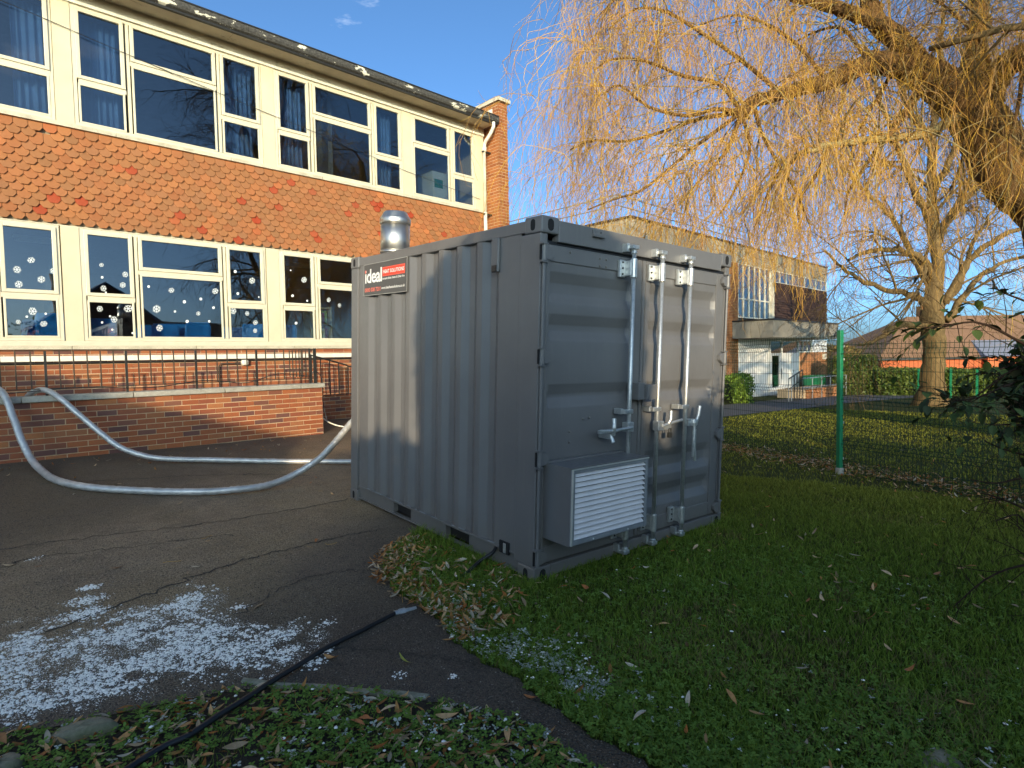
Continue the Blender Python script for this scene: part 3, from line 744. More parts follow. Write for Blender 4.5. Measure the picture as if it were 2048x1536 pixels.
# corner castings with oval holes
def slot(mb, c, u, v, n_, hu, hv, depth=.03):
    c, u, v, n_ = map(np.asarray, (c, u, v, n_)); K = 14; ring = []
    for i in range(K):
        a = 2 * math.pi * i / K; x, y = math.cos(a), math.sin(a)
        ring.append((hu * x, (hv - hu) * (1 if y > 0 else -1) * (abs(y) > .01) + hu * y))
    o = [c + u * a + v * b + n_ * .0015 for a, b in ring]
    mb.add(o, [tuple(range(K))])
HOLE = simple('dark_casting_hole', (.008, .008, .009), .9, bump=0)
RIM = GREY
def casting(x0, x1, y0, y1, z0, z1, faces):
    o = MB().box(x0, x1, y0, y1, z0, z1).build('corner_casting', GREY, ct, bevel=.012)
    mb = MB(); rim = MB()
    cx, cy, cz = (x0 + x1) / 2, (y0 + y1) / 2, (z0 + z1) / 2
    for f in faces:
        if f == 'x-': a = ((x0, cy, cz), (0, -1, 0), (0, 0, 1), (-1, 0, 0), .025, .04)
        if f == 'x+': a = ((x1, cy, cz), (0, 1, 0), (0, 0, 1), (1, 0, 0), .025, .04)
        if f == 'y-': a = ((cx, y0, cz), (1, 0, 0), (0, 0, 1), (0, -1, 0), .03, .042)
        if f == 'y+': a = ((cx, y1, cz), (-1, 0, 0), (0, 0, 1), (0, 1, 0), .03, .042)
        if f == 'z+': a = ((cx, cy, z1), (1, 0, 0), (0, 1, 0), (0, 0, 1), .032, .062)
        slot(mb, *a)
    mb.build('casting_hole', HOLE, o)
for z0, z1, top in ((0, .118, 0), (CH_ - .118, CH_, 1)):
    for x0, x1, fx_ in ((-.003, .165, 'x-'), (CW - .165, CW + .003, 'x+')):
        for y0, y1, fy_ in ((-.004, .178, 'y-'), (CL - .178, CL + .003, 'y+')):
            casting(x0, x1, y0, y1, z0, z1, [fx_, fy_] + (['z+'] if top else []))
# corner posts
def P(name, *a, bevel=.006): return MB().box(*a).build(name, GREY, ct, bevel=bevel)
P('corner_post', .004, .07, .012, .225, .118, CH_ - .118); P('corner_post', CW - .07, CW - .004, .012, .225, .118, CH_ - .118)
mb = MB().box(.003, .12, CL - .155, CL - .003, .118, CH_ - .118).box(.03, .07, CL - .20, CL - .155, .118, CH_ - .118); mb.build('corner_post', GREY, ct, bevel=.006)
P('corner_post', CW - .12, CW - .003, CL - .155, CL - .003, .118, CH_ - .118)
# rails
P('top_rail', .006, .066, .178, CL - .178, 2.488, 2.572); P('top_rail', CW - .066, CW - .006, .178, CL - .178, 2.488, 2.572)
P('door_header', .165, CW - .165, .0, .07, 2.425, 2.575); P('end_rail', .165, CW - .165, CL - .07, CL - .004, 2.49, 2.575)
MB().box(.055, CW - .055, .03, .14, 2.405, 2.43).build('header_rebate', BLACK, ct)
P('door_sill', .165, CW - .165, .0, .09, .03, .118); P('end_rail', .165, CW - .165, CL - .07, CL - .004, .03, .15)
# bottom side rail with fork pockets
for sx in (0, 1):
    X = (lambda a: a) if not sx else (lambda a: CW - a)
    mb = MB()
    def bb(x0, x1, *r): mb.box(min(X(x0), X(x1)), max(X(x0), X(x1)), *r)
    for y0, y1 in ((.178, .82), (1.17, 1.75), (2.09, CL - .178)): bb(.03, .06, y0, y1, .045, .155)
    bb(.008, .06, .178, CL - .178, .155, .172); bb(.012, .06, .178, CL - .178, .033, .046)
    for y in (.82, 1.17, 1.75, 2.09): bb(.03, .5, y - .004, y + .004, .046, .155)
    bb(.3, .5, .82, 1.17, .046, .155); bb(.3, .5, 1.75, 2.09, .046, .155)
    mb.build('bottom_rail', GREY, ct, bevel=.003)
MB().box(.08, CW - .08, .1, CL - .08, .05, .17).build('floor_pan', BLACK, ct)
# corrugated walls
def corr(n_, y0, y1, centers, z0, z1, xo, dep):
    ys_ = [(y0, 0)]
    for c in sorted(centers): ys_ += [(c - .104, 0), (c - .036, 1), (c + .036, 1), (c + .104, 0)]
    ys_.append((y1, 0)); V = []
    for y, k in ys_:
        x = xo + dep * k
        for z in (z0, z0 + .6, (z0 + z1) / 2 + .3, z1): V.append((x, y, z))
    F = [(i * 4 + j, (i + 1) * 4 + j, (i + 1) * 4 + j + 1, i * 4 + j + 1) for i in range(len(ys_) - 1) for j in range(3)]
    return V, F
cen = [2.50 - .2745 * k for k in range(8)]
V, F = corr('side', .222, CL - .195, cen, .17, 2.49, .012, .036)
o = link('side_panel', mesh_np(V, F), GREY, ct); m = o.modifiers.new('b', 'BEVEL'); m.width = .008; m.segments = 3; m.limit_method = 'ANGLE'; m.angle_limit = .3
o.data.shade_smooth()
sm = o.modifiers.new('w', 'WEIGHTED_NORMAL')
V2 = [(CW - x, y, z) for x, y, z in V]
link('side_panel', mesh_np(V2, [f[::-1] for f in F]), GREY, ct)
Ve, Fe = corr('end', .12, CW - .12, [.4 + .27 * k for k in range(7)], .15, 2.49, 0, .036)
link('end_panel', mesh_np([(y, CL - .02 - x, z) for x, y, z in Ve], Fe), GREY, ct)
Vr, Fr = corr('roof', .06, CL - .06, [.35 + .29 * k for k in range(9)], .06, CW - .06, 0, .018)
link('roof_panel', mesh_np([(z, y, 2.565 - x) for x, y, z in Vr], Fr), GREY, ct)
# stitch weld drips and scratches in lighter primer along the lower edge of the side panel
mb = MB()
for k in range(26):
    y = RS.uniform(.3, 2.7); L_ = RS.uniform(.02, .09); z = .174 + RS.uniform(0, .006)
    mb.box(.004, .013, y, y + L_, z, z + .004)
mb.build('weld_bead', simple('chalky_primer', (.25, .27, .28), .8), ct)
# vent flap, access hole and lashing slot on the side
mb = MB().box(-.012, .012, .46, .545, 2.24, 2.49); mb.build('vent_cover', GREY, ct, bevel=.008)
MB().box(-.018, .004, .475, .53, 2.245, 2.29).build('vent_scoop', BLACK, ct)
MB().box(-.002, .014, .285, .395, .135, .225).build('rail_cutout', HOLE, ct)
MB().box(-.006, .008, .315, .345, .14, .215).build('cutout_plate', GALV, ct, bevel=.003)
mb = MB(); slot(mb, (.0105, .452, .145), (0, -1, 0), (0, 0, 1), (-1, 0, 0), .018, .024); mb.build('cable_entry', HOLE, ct)
# ---- doors
def door(x0, x1, a, b, name='door'):
    y0 = .018; D = empty(name, (0, 0, 0)); D.parent = ct
    zp = [(2.405, 0), (2.29, 0), (2.283, .006), (2.222, .006)]
    def groove(zt, zb): return [(zt, .0), (zt - .075, 1), (zb + .072, 1), (zb, .0)]
    prof = [(2.29, 0)] + groove(2.222, 2.0) + groove(1.925, 1.733) + groove(1.422, 1.25) + groove(.83, .60) + groove(.53, .335) + [(.25, 0)]
    V = []; xs_ = [a, a + .035, b - .035, b]
    for z, k in prof:
        for xi, x in enumerate(xs_):
            V.append((x, y0 + .012 + .036 * k * (1 if xi in (1, 2) else 0), z))
    F = [(i * 4 + j + 1, i * 4 + j, (i + 1) * 4 + j, (i + 1) * 4 + j + 1) for i in range(len(prof) - 1) for j in range(3)]
    o = link('corrugated_panel', mesh_np(V, F), GREY, D); m = o.modifiers.new('b', 'BEVEL'); m.width = .007; m.segments = 2; m.limit_method = 'ANGLE'; m.angle_limit = .25
    mb = MB(); mb.box(x0, a, y0, y0 + .05, .13, 2.403); mb.box(b, x1, y0, y0 + .05, .13, 2.403); mb.box(a, b, y0 + .001, y0 + .05, 2.288, 2.403); mb.box(a, b, y0 + .001, y0 + .05, .13, .252)
    mb.build('door_frame', GREY, D, bevel=.005)
    MB().box(x0 - .008, x1 + .008, y0 + .054, y0 + .06, .118, 2.412).build('gasket', BLACK, D)
    return D
dl = door(.075, 1.13, .105, 1.02); dr = door(1.185, 2.365, 1.235, 2.24)
MB().box(1.13, 1.16, .006, .04, .14, 2.4).build('closing_strip', GREY, dl, bevel=.003)
# rivets on the left door
rv = MB().lathe((0, 0, 0), [(.011, 0), (.010, .004), (.005, .008)], 10).mesh(); rv.materials.append(GREY)
for x, z in ((.62, 2.36), (.69, 2.36), (.62, 2.305), (.69, 2.305), (.48, 1.155), (.55, 1.16), (.34, 1.07), (.34, .99), (.30, 2.37)):
    o = bpy.data.objects.new('rivet', rv); COL.objects.link(o); o.parent = dl; o.location = (x, .0175, z); o.rotation_euler = (math.pi / 2, 0, 0)
# hinges and hinge pins
for side, xx in ((0, .022), (1, CW - .06)):
    MB().tube([(xx, -.006, .17), (xx, -.006, 2.36)], .012, 10).build('hinge_pin', GREY, ct, smooth=False)
    for z in (2.335, 1.62, .9, .19):
        mb = MB().tube([(xx, -.008, z - .055), (xx, -.008, z + .055)], .02, 12)
        s_ = 1 if side == 0 else -1
        poly = [(xx + s_ * .0, z - .052), (xx + s_ * .055, z - .045), (xx + s_ * .085, z - .02), (xx + s_ * .085, z + .02), (xx + s_ * .055, z + .045), (xx, z + .052)]
        if s_ < 0: poly = poly[::-1]
        mb.prism([(a, -.018, b) for a, b in poly], (0, .034, 0))
        h = mb.build('hinge', GREY, ct, bevel=.004)
        MB().box(min(xx - s_ * .034, xx - s_ * .014), max(xx - s_ * .034, xx - s_ * .014), -.004, .004, z - .05, z + .05).build('hinge_slot', HOLE, h)
        for e_ in (.055, -.066): MB().box(xx - .038, xx + .02, -.03, .008, z + e_, z + e_ + .011).build('hinge_lip', GREY, h)
# ---- lock rods
def lockrod(x, handle, flip=1, full=True):
    R_ = MB().tube([(x, -.075, .10 if full else .10), (x, -.075, 2.46)], .0175, 14).build('lock_rod', GALV, ct, smooth=True)
    for z, sg in ((2.455, 1), (.09, -1)):
        mb = MB().lathe((x, -.075, z - .035), [(.022, 0), (.024, .01), (.018, .02), (.024, .035), (.024, .05), (.016, .06)], 14)
        mb.box(x - .035, x + .035, -.098, -.006, z + .0 if sg > 0 else z - .03, z + .03 if sg > 0 else z)
        mb.box(x - .05, x - .02, -.05, .004, z - .02, z + .045); mb.box(x + .02, x + .045, -.06, .004, z - .01, z + .035)
        mb.build('cam_keeper', GALV, R_, bevel=.004)
    for z in (2.31, .245):
        mb = MB().box(x - .085, x - .02, -.012, .018, z - .07, z + .065)
        mb.tube([(x, -.075, z - .075), (x, -.075, z + .075)], .026, 12).box(x - .03, x + .02, -.07, .0, z - .06, z + .06)
        mb.build('rod_bracket', GALV, R_, bevel=.006)
        for dz in (-.045, 0, .045):
            MB().lathe((0, 0, 0), [(.009, 0), (.007, .006)], 8).build('bolt', BLACKP, R_).matrix_local = Matrix.Translation((x - .055, -.012, z + dz)) @ Matrix.Rotation(math.pi / 2, 4, 'X')
    mb = MB().box(x - .075, x + .03, -.095, -.055, 1.18, 1.215).box(x - .08, x - .045, -.06, .018, 1.175, 1.22); mb.build('rod_guide', GALV, R_, bevel=.006)
    if handle == 'left':
        mb = MB().box(x - .05, x + .022, -.11, -.05, 1.04, 1.115)
        mb.tube([(x, -.11, 1.075), (x - .14, -.115, 1.07), (x - .22, -.118, 1.065), (x - .36, -.10, 1.07)], .014, 8).box(x - .38, x - .2, -.115, -.09, 1.05, 1.08)
        mb.build('handle', GALV, R_, bevel=.004)
        mb = MB().box(x - .25, x - .21, -.10, .016, 1.0, 1.04).tube([(x - .225, -.11, 1.03), (x - .235, -.125, 1.09), (x - .225, -.115, 1.16)], .018, 8)
        mb.tube([(x - .23, -.09, 1.03), (x - .23, -.12, .975)], .016, 8); mb.build('handle_catch', GALV, R_, bevel=.004)
    if handle == 'right':
        mb = MB().box(x - .022, x + .05, -.11, -.05, 1.02, 1.1)
        mb.tube([(x + .03, -.11, 1.06), (x + .12, -.115, 1.075), (x + .2, -.115, 1.085), (x + .32, -.10, 1.09)], .014, 8)
        mb.build('handle', GALV, R_, bevel=.004)
        mb = MB().tube([(x + .10, -.11, 1.06), (x + .12, -.125, 1.11), (x + .135, -.115, 1.18)], .016, 8).box(x + .08, x + .17, -.1, -.02, 1.02, 1.07); mb.build('handle_catch', GALV, R_, bevel=.004)
        mb = MB().box(x + .105, x + .15, -.125, -.105, .955, 1.0).tube([(x + .11, -.115, 1.0), (x + .112, -.115, 1.03), (x + .143, -.115, 1.03), (x + .145, -.115, 1.0)], .006, 6); mb.build('padlock', BLACKP, R_, bevel=.004)
    if handle == 'down':
        mb = MB().lathe((x + .075, -.11, 1.03), [(.03, 0), (.034, .03), (.03, .06)], 14)
        mb.tube([(x + .08, -.12, 1.05), (x + .07, -.125, .9), (x + .08, -.13, .8), (x + .095, -.125, .72)], .015, 8).box(x + .055, x + .1, -.13, -.115, .76, 1.0)
        mb.box(x, x + .07, -.11, -.06, 1.03, 1.09); mb.build('handle', GALV, R_, bevel=.004)
        mb = MB().tube([(x + .11, -.11, 1.05), (x + .14, -.115, 1.12), (x + .165, -.11, 1.2)], .017, 8).box(x + .1, x + .16, -.1, -.01, 1.03, 1.08); mb.build('handle_catch', GALV, R_, bevel=.004)
lockrod(.905, 'left'); lockrod(1.268, 'right'); lockrod(1.668, 'down')
mb = MB().box(.50, .62, -.03, .002, 2.505, 2.53).box(.505, .53, -.02, .002, 2.53, 2.56).box(.59, .612, -.02, .002, 2.53, 2.555); mb.build('header_lug', GREY, ct, bevel=.004)
# lock box in two halves
mb = MB().box(.985, 1.06, -.10, .018, 1.285, 1.42); mb.build('lock_box', GREY, dl, bevel=.004)
mb = MB().box(1.07, 1.2, -.125, .018, 1.285, 1.405); mb.build('lock_box', GREY, dr, bevel=.004)
# ---- louvred ventilation box
vb = empty('vent_box', (0, 0, 0)); vb.parent = ct
DX0, DX1, DZ0, DZ1, DY = .088, .925, .325, .868, -.25
mb = MB(); mb.box(DX0, DX1, DY, .02, DZ1 - .004, DZ1).box(DX0, DX1, DY, .02, DZ0, DZ0 + .004).box(DX0, DX0 + .004, DY, .02, DZ0 + .004, DZ1 - .004).box(DX1 - .004, DX1, DY, .02, DZ0 + .004, DZ1 - .004)
mb.build('casing', GREY, vb)
mb = MB().box(DX0 - .012, DX1 + .012, DY - .016, DY + .02, DZ1 - .003, DZ1 + .006); mb.box(DX0 + .0, .95, -.02, .014, DZ1 + .0, DZ1 + .012); mb.build('rain_lip', GREY, vb)
LOUV = simple('white_louvre_enamel', (.68, .67, .68), .45, var=.06); ALU = simple('bright_aluminium_trim', (.72, .72, .68), .35, .5, var=.05)
mb = MB(); frame_rect(mb, DX0 + .003, DX1 - .003, DZ0 + .006, DZ1 - .006, .032, DY - .014, DY + .004)
mb.build('louvre_frame', simple('grey_louvre_frame', (.2, .215, .23), .45), vb, bevel=.003)
MB().box(DX0 + .0, DX0 + .012, DY - .02, DY - .012, DZ0 + .008, DZ1 - .004).box(DX0 + .012, DX1 - .002, DY - .02, DY - .012, DZ1 - .012, DZ1 - .004).build('edge_trim', ALU, vb)
lm = MB(); a0, a1 = DX0 + .036, DX1 - .036
lm.add([(a0, -.030, -.017), (a1, -.030, -.017), (a1, -.004, .0065), (a0, -.004, .0065), (a0, -.027, -.020), (a1, -.027, -.020), (a1, -.001, .0045), (a0, -.001, .0045)], [(0, 1, 2, 3), (7, 6, 5, 4), (0, 4, 5, 1), (3, 2, 6, 7), (0, 3, 7, 4), (1, 5, 6, 2)])
lme = lm.mesh(); lme.materials.append(LOUV)
nl = 13
for k in range(nl):
    o = bpy.data.objects.new('louvre_slat', lme); COL.objects.link(o); o.parent = vb; o.location = (0, DY + .018, DZ0 + .062 + k * (DZ1 - DZ0 - .105) / (nl - 1))
MB().box(DX0 + .03, DX1 - .03, DY + .03, DY + .034, DZ0 + .03, DZ1 - .03).build('insect_mesh', BLACK, vb)
for x in (.32, .7):
    o = MB().lathe((0, 0, 0), [(.006, 0), (.004, .004)], 8).build('screw', ALU, vb); o.matrix_local = Matrix.Translation((x, DY - .014, DZ0 + .02)) @ Matrix.Rotation(math.pi / 2, 4, 'X')
# ---- flue on the roof
fl = empty('flue', (0, 0, 0)); fl.parent = ct
STEEL = Mat('polished_flue_steel'); STEEL.color((.62, .6, .55)).rough(STEEL.ramp(STEEL.noise(5, 3, stretch=(3, 3, .4)), [(.3, (.34,) * 3), (.7, (.5,) * 3)])).metal(1); STEEL.bump(STEEL.noise(2.5, 2, stretch=(6, 6, .5)), .12, .02); STEEL = STEEL.m
FXc, FYc = .2, 2.4
MB().lathe((FXc, FYc, 2.56), [(.145, 0), (.145, .335)], 40).build('pipe', STEEL, fl, smooth=True)
MB().lathe((FXc, FYc, 2.885), [(.150, 0), (.155, .008), (.155, .055), (.150, .062), (.142, .075), (.118, .118), (.112, .125), (.02, .128)], 40).build('cap', STEEL, fl, smooth=True)
for s_ in (0, 1):
    pass
MB().lathe((FXc, FYc, 2.60), [(.150, 0), (.152, .006), (.150, .02)], 40).build('clamp_ring', STEEL, fl, smooth=True)
# ---- sign
sg = empty('sign', (0, 0, 0)); sg.parent = ct
MB().box(-.006, .002, 1.798, 2.676, 2.172, 2.49).build('board', simple('dark_grey_sign_board', (.075, .075, .075), .45, var=.04, bump=0), sg)
mb = MB(); 
for a in ((1.798, 1.804, 2.172, 2.49), (2.67, 2.676, 2.172, 2.49), (1.804, 2.67, 2.172, 2.178), (1.804, 2.67, 2.484, 2.49)): mb.box(-.0075, -.006, *a)
mb.build('edge_line', simple('pale_edge_line', (.3, .3, .28), .5, bump=0), sg)
INKW = simple('white_lettering', (.82, .82, .78), .5, var=.02, bump=0); INKR = simple('red_lettering', (.72, .06, .03), .5, var=.04, bump=0); INKP = simple('pale_red_lettering', (.8, .2, .15), .5, bump=0)
def text(s_, y, z, h, wd, mat, off=.0, space=1.0, name='lettering'):
    """left edge at local y, baseline z, cap/ascender height h, total width wd"""
    c = bpy.data.curves.new('t', 'FONT'); c.body = s_; c.size = 1; c.offset = off; c.space_character = space; c.resolution_u = 3
    o = bpy.data.objects.new('t', c); COL.objects.link(o); bpy.context.view_layer.update()
    me = bpy.data.meshes.new_from_object(o); bpy.data.objects.remove(o); bpy.data.curves.remove(c)
    co = np.empty(len(me.vertices) * 3, np.float32); me.vertices.foreach_get('co', co); co = co.reshape(-1, 3)
    mn, mx_ = co.min(0), co.max(0); w0 = mx_[0] - mn[0]; h0 = mx_[1] - min(0, mn[1]) if False else mx_[1]
    X = (co[:, 0] - mn[0]) / w0 * wd; Z = co[:, 1] / h0 * h
    out = np.stack([np.full(len(X), -.0085), y - X, z + Z], -1).astype(np.float32)
    me.vertices.foreach_set('co', out.ravel()); me.update(); me.materials.clear(); me.materials.append(mat)
    return link(name, me, None, sg)
text('ideal', 2.643, 2.302, .135, .362, INKW, .022, .93)
MB().box(-.0092, -.0086, 2.615, 2.643, 2.40, 2.428).build('logo_dot', INKP, sg)
MB().box(-.0078, -.0062, 1.838, 2.272, 2.343, 2.432).build('red_panel', INKR, sg)
mb = MB()
for a in ((1.843, 2.267, 2.347, 2.350), (1.843, 2.267, 2.425, 2.428), (1.843, 1.846, 2.35, 2.425), (2.264, 2.267, 2.35, 2.425)): mb.box(-.0083, -.0079, *a)
mb.build('red_panel_outline', INKP, sg)
text('HEAT SOLUTIONS', 2.255, 2.372, .034, .405, INKW, .018)
text('Innovative Boiler, Heater & Chiller Hire', 2.272, 2.312, .020, .43, INKW, .02)
text('0800 008 7201', 2.648, 2.21, .040, .34, INKP, .02)
text('www.idealheatsolutions.co.uk', 2.29, 2.222, .024, .455, INKW, .02)
# ---- black cable leaving the side of the container
pts = [Vector((.012, .452, .145)), Vector((-.04, .43, .12))]
pts = [tuple(CM @ p) for p in pts] + [(-.10, .455, .095), (-.2, .44, .065), (-.32, .42, .035), (-.5, .39, .015)]
tag(MB().tube(smooth_path(pts, 30), .014, 8).build('cable', BLACK, smooth=True), 'short black cable running from a hole in the container side into the leaves', 'cable')

# ================================================================== HEATING HOSES
h1 = [(-2.75, 8.0, 1.0), (-2.62, 7.3, 1.3), (-2.53, 6.9, 1.39), (-2.44, 6.55, 1.36), (-2.38, 6.36, 1.26), (-2.33, 6.2, 1.02), (-2.28, 6.02, .76), (-2.22, 5.86, .56), (-2.16, 5.62, .45), (-2.08, 5.15, .385), (-1.86, 4.69, .335), (-1.48, 4.31, .29), (-1.01, 3.95, .25), (-.56, 3.77, .24), (-.28, 3.77, .25), (.01, 3.75, .34), (.22, 3.62, .5), (.37, 3.47, .72), (.47, 3.3, .92), (.56, 3.1, 1.05), (.6, 2.97, 1.08)]
h2 = [(-2.2, 8.0, .95), (-2.14, 7.4, 1.13), (-2.09, 7.0, 1.26), (-2.02, 6.75, 1.315), (-1.96, 6.5, 1.305), (-1.87, 6.3, 1.22), (-1.71, 6.1, 1.01), (-1.53, 5.93, .78), (-1.34, 5.77, .58), (-1.08, 5.6, .455), (-.8, 5.44, .405), (-.49, 5.28, .375), (.23, 4.82, .31), (1.0, 4.3, .26), (1.7, 3.6, .25), (1.9, 3.2, .4), (1.95, 2.9, .6)]
def hose(pts, r, label):
    P = smooth_path(pts, 420); P += RS.normal(0, .0012, P.shape)
    rr = r * (1 + .02 * np.sin(np.arange(420) * 2.1) + RS.normal(0, .012, 420))
    o = MB().tube(P, rr, 14).build('heating_hose', FOIL, smooth=True); tag(o, label, 'hose', 'silver heating hoses from the container'); return o
hose(h1, .038, 'silver hose nearest the camera, curving over the ramp wall and sweeping across the asphalt')
hose(h2, .034, 'silver hose further back, dropping over the ramp wall and running straight behind the container')
# ================================================================== FOREGROUND CABLE, KERB, STONES
cp = [(-3.6, -.9, .03), (-2.9, -.42, .055), (-2.45, -.22, .065), (-2.29, -.2, .07), (-2.15, -.14, .07), (-2.0, -.08, .065), (-1.83, 0, .06), (-1.7, .05, .055), (-1.52, .125, .05), (-1.27, .18, .045), (-.99, .25, .038)]
cb = empty('power_cable', (-.9, .24, .03)); bpy.context.view_layer.update(); tag(cb, 'thick black cable with a metal end lying across the asphalt at bottom left', 'cable')
cb.location = (0, 0, 0)
MB().tube(smooth_path(cp, 140), .0145, 10).build('sheath', BLACK, cb, smooth=True)
d = np.array([.19, -.02, -.012]); d /= np.linalg.norm(d); p0 = np.array([-.99, .25, .038])
MB().tube([p0, p0 + d * .03, p0 + d * .031, p0 + d * .07, p0 + d * .071, p0 + d * .15], [.017, .017, .021, .021, .015, .013], 12).build('connector', GALV, cb)
mb = MB(); kp = smooth_path([(-1.95, .13), (-1.84, -.03), (-1.69, -.19), (-1.58, -.33), (-1.45, -.48), (-1.36, -.6)], 30)
KS = m_concrete('mossy_kerb', (.3, .28, .2), (.09, .1, .04), .7, 9)
for a, b in ((0, 9), (9, 19), (19, 29)):
    seg = kp[a:b + 1]; T = np.gradient(seg, axis=0); Nn = np.stack([-T[:, 1], T[:, 0]], -1); Nn /= np.linalg.norm(Nn, axis=1)[:, None]
    mb = MB(); V = []
    for q, nv in zip(seg, Nn):
        for s_, zz in ((.02, -.05), (.02, .018), (.012, .026), (-.012, .026), (-.02, .018), (-.02, -.05)):
            V.append((q[0] + nv[0] * s_ + RS.normal(0, .002), q[1] + nv[1] * s_ + RS.normal(0, .002), float(ground(*q)) + zz * .8 - .004))
    n_ = len(seg); F = [(i * 6 + j, i * 6 + (j + 1) % 6, (i + 1) * 6 + (j + 1) % 6, (i + 1) * 6 + j) for i in range(n_ - 1) for j in range(6)] + [tuple(range(6))[::-1], tuple((n_ - 1) * 6 + j for j in range(6))]
    mb.add(V, F); o = mb.build('kerb_edging', KS); tag(o, kind='structure')
def stone(c, s_, rz, name, label, mat, seed):
    rs = np.random.RandomState(seed); V, F = [], []
    n_, m_ = 22, 11
    for j in range(m_ + 1):
        th = math.pi * j / m_
        for i in range(n_):
            ph = 2 * math.pi * i / n_
            v = np.array([math.sin(th) * math.cos(ph), math.sin(th) * math.sin(ph), math.cos(th)])
            v = np.sign(v) * np.abs(v) ** .7; k = 1 + .09 * math.sin(3 * ph + seed) * math.sin(th) + .06 * math.sin(5 * ph + 2 * th) + rs.normal(0, .02)
            V.append(v * k * np.array(s_))
    F = [(j * n_ + i, (j + 1) * n_ + i, (j + 1) * n_ + (i + 1) % n_, j * n_ + (i + 1) % n_) for j in range(m_) for i in range(n_)]
    o = link(name, mesh_np(V, F), mat, smooth=False); o.location = (c[0], c[1], float(ground(*c[:2])) + c[2]); o.rotation_euler = (.03, -.08, rz); tag(o, label, 'stone'); return o
MOSS = m_concrete('mossy_stone', (.26, .23, .15), (.05, .075, .02), .85, 6)
stone((-2.6, .17, .01), (.13, .055, .038), -.45, 'broken_kerb_stone', 'flat mossy stone slab lying in the verge at the edge of the frost', MOSS, 3)
stone((-2.86, .12, .005), (.07, .06, .035), .3, 'verge_stone', 'small dark stone half buried at the bottom left of the verge', MOSS, 5)
stone((-.12, -2.42, .0), (.12, .09, .03), .6, 'buried_stone', 'brown stone showing through the grass at the bottom of the lawn', MOSS, 9)

# ================================================================== GREEN MESH FENCE
def gz(x, y): return float(ground(x, y))
def fence(p, q, ztop_off, label):
    p, q = np.array(p), np.array(q); d_ = q - p; L_ = np.linalg.norm(d_); ang = math.atan2(d_[1], d_[0]); z0 = gz(*p)
    E_ = empty('mesh_fence', (p[0], p[1], z0 + ztop_off)); E_.rotation_euler = (0, 0, ang); tag(E_, label, 'fence', 'green welded mesh fence panels')
    slope = (gz(*q) - z0) / L_
    prof_ = [(0, 0.02), (0, .38), (.028, .43), (0, .48), (0, 1.0), (.028, 1.05), (0, 1.10), (0, 1.62), (.035, 1.68), (0, 1.74), (0, 1.83)]
    vm = MB().tube([(0, y, z) for y, z in prof_], .0027, 4).mesh(); vm.materials.append(GREENW)
    hm = MB().tube([(.05, 0, 0), (L_ - .04, 0, 0)], .003, 4).mesh(); hm.materials.append(GREENW)
    n_ = int((L_ - .08) / .05)
    for k in range(n_ + 1):
        o = bpy.data.objects.new('vertical_wire', vm); COL.objects.link(o); o.parent = E_; o.location = (.045 + k * .05, 0, slope * (.045 + k * .05))
    for y, z in ((0, .05), (0, .2), (0, .38), (.028, .43), (0, .48), (0, .64), (0, .82), (0, 1.0), (.028, 1.05), (0, 1.10), (0, 1.27), (0, 1.45), (0, 1.62), (.035, 1.68), (0, 1.74), (0, 1.80)):
        o = bpy.data.objects.new('horizontal_wire', hm); COL.objects.link(o); o.parent = E_; o.location = (0, y + .004, z); o.rotation_euler = (0, -math.atan(slope), 0)
def post(p, h, label, ang):
    z0 = gz(*p); E_ = empty('fence_post', (p[0], p[1], z0)); E_.rotation_euler = (0, 0, ang); tag(E_, label, 'fence post', 'green steel posts of the mesh fence')
    MB().box(-.03, .03, -.03, .03, -.1, h).build('box_section', GREENP, E_, bevel=.004)
    MB().box(-.012, .012, -.037, -.030, .0, h - .02).build('cover_strip', GREENP, E_)
    for z in (.22, .72, 1.22, 1.6, 1.78):
        MB().box(-.036, .036, -.045, -.031, z - .015, z + .015).build('clamp', GALV if z != 1.6 else WHITEP, E_, bevel=.003)
    MB().box(-.045, .04, -.045, .04, -.02, .09).build('concrete_foot', CONC2, E_, bevel=.015)
PA = (6.02, -.15); PB = (7.24, 2.34); PC = (5.28, -2.55); PD = (8.25, 4.35); PE = (4.5, -4.95)
post(PA, 2.0, 'green fence post standing on the lawn right of the container, sunlit at its top', math.radians(63))
post(PB, 2.0, 'green fence post hidden behind the right edge of the container', math.radians(63))
post(PC, 1.95, 'green fence post beyond the right edge of the frame beside the bush', math.radians(72))
fence(PA, PB, .12, 'green mesh panel between the container and the sunlit post, stepped up a little')
fence(PB, PD, .14, 'green mesh panel running on behind the container')
fence(PC, PA, 0.0, 'green mesh panel right of the post, in front of the big bare tree')
fence(PE, PC, 0.0, 'green mesh panel furthest right behind the dark bush')
# ================================================================== FAR SCHOOL HALL with canopy
BY = 10.4
fb = empty('school_hall', (0, 0, 0)); tag(fb, 'far flat roofed school hall with a concrete canopy, white entrance and dark tiled upper wall', 'building')
PANELC = m_concrete('pale_roof_fascia', (.45, .4, .3), (.2, .17, .12), .4, 1.5)
CANC = m_concrete('grey_canopy_concrete', (.3, .28, .23), (.13, .12, .1), .4, 1.2)
DTILE = m_brick('dark_purple_tile', [(0, (.05, .03, .03)), (.5, (.08, .045, .035)), (1, (.035, .022, .024))], g=.2)
WALLW = simple('white_cladding', (.72, .73, .72), .6, var=.05, scale=2)
HB = m_brick('orange_hall_brick', [(0, (.33, .12, .04)), (.5, (.42, .17, .06)), (1, (.27, .09, .035))], g=.15)
SKYG = m_glass('hall_glass', (.35, .42, .48), 7)
fx0, fx1 = 16.45, 38.1
box('core', DARKIN, fb, fx0 + .05, fx1 - .05, BY + .35, BY + 13, -1.5, 6.5)
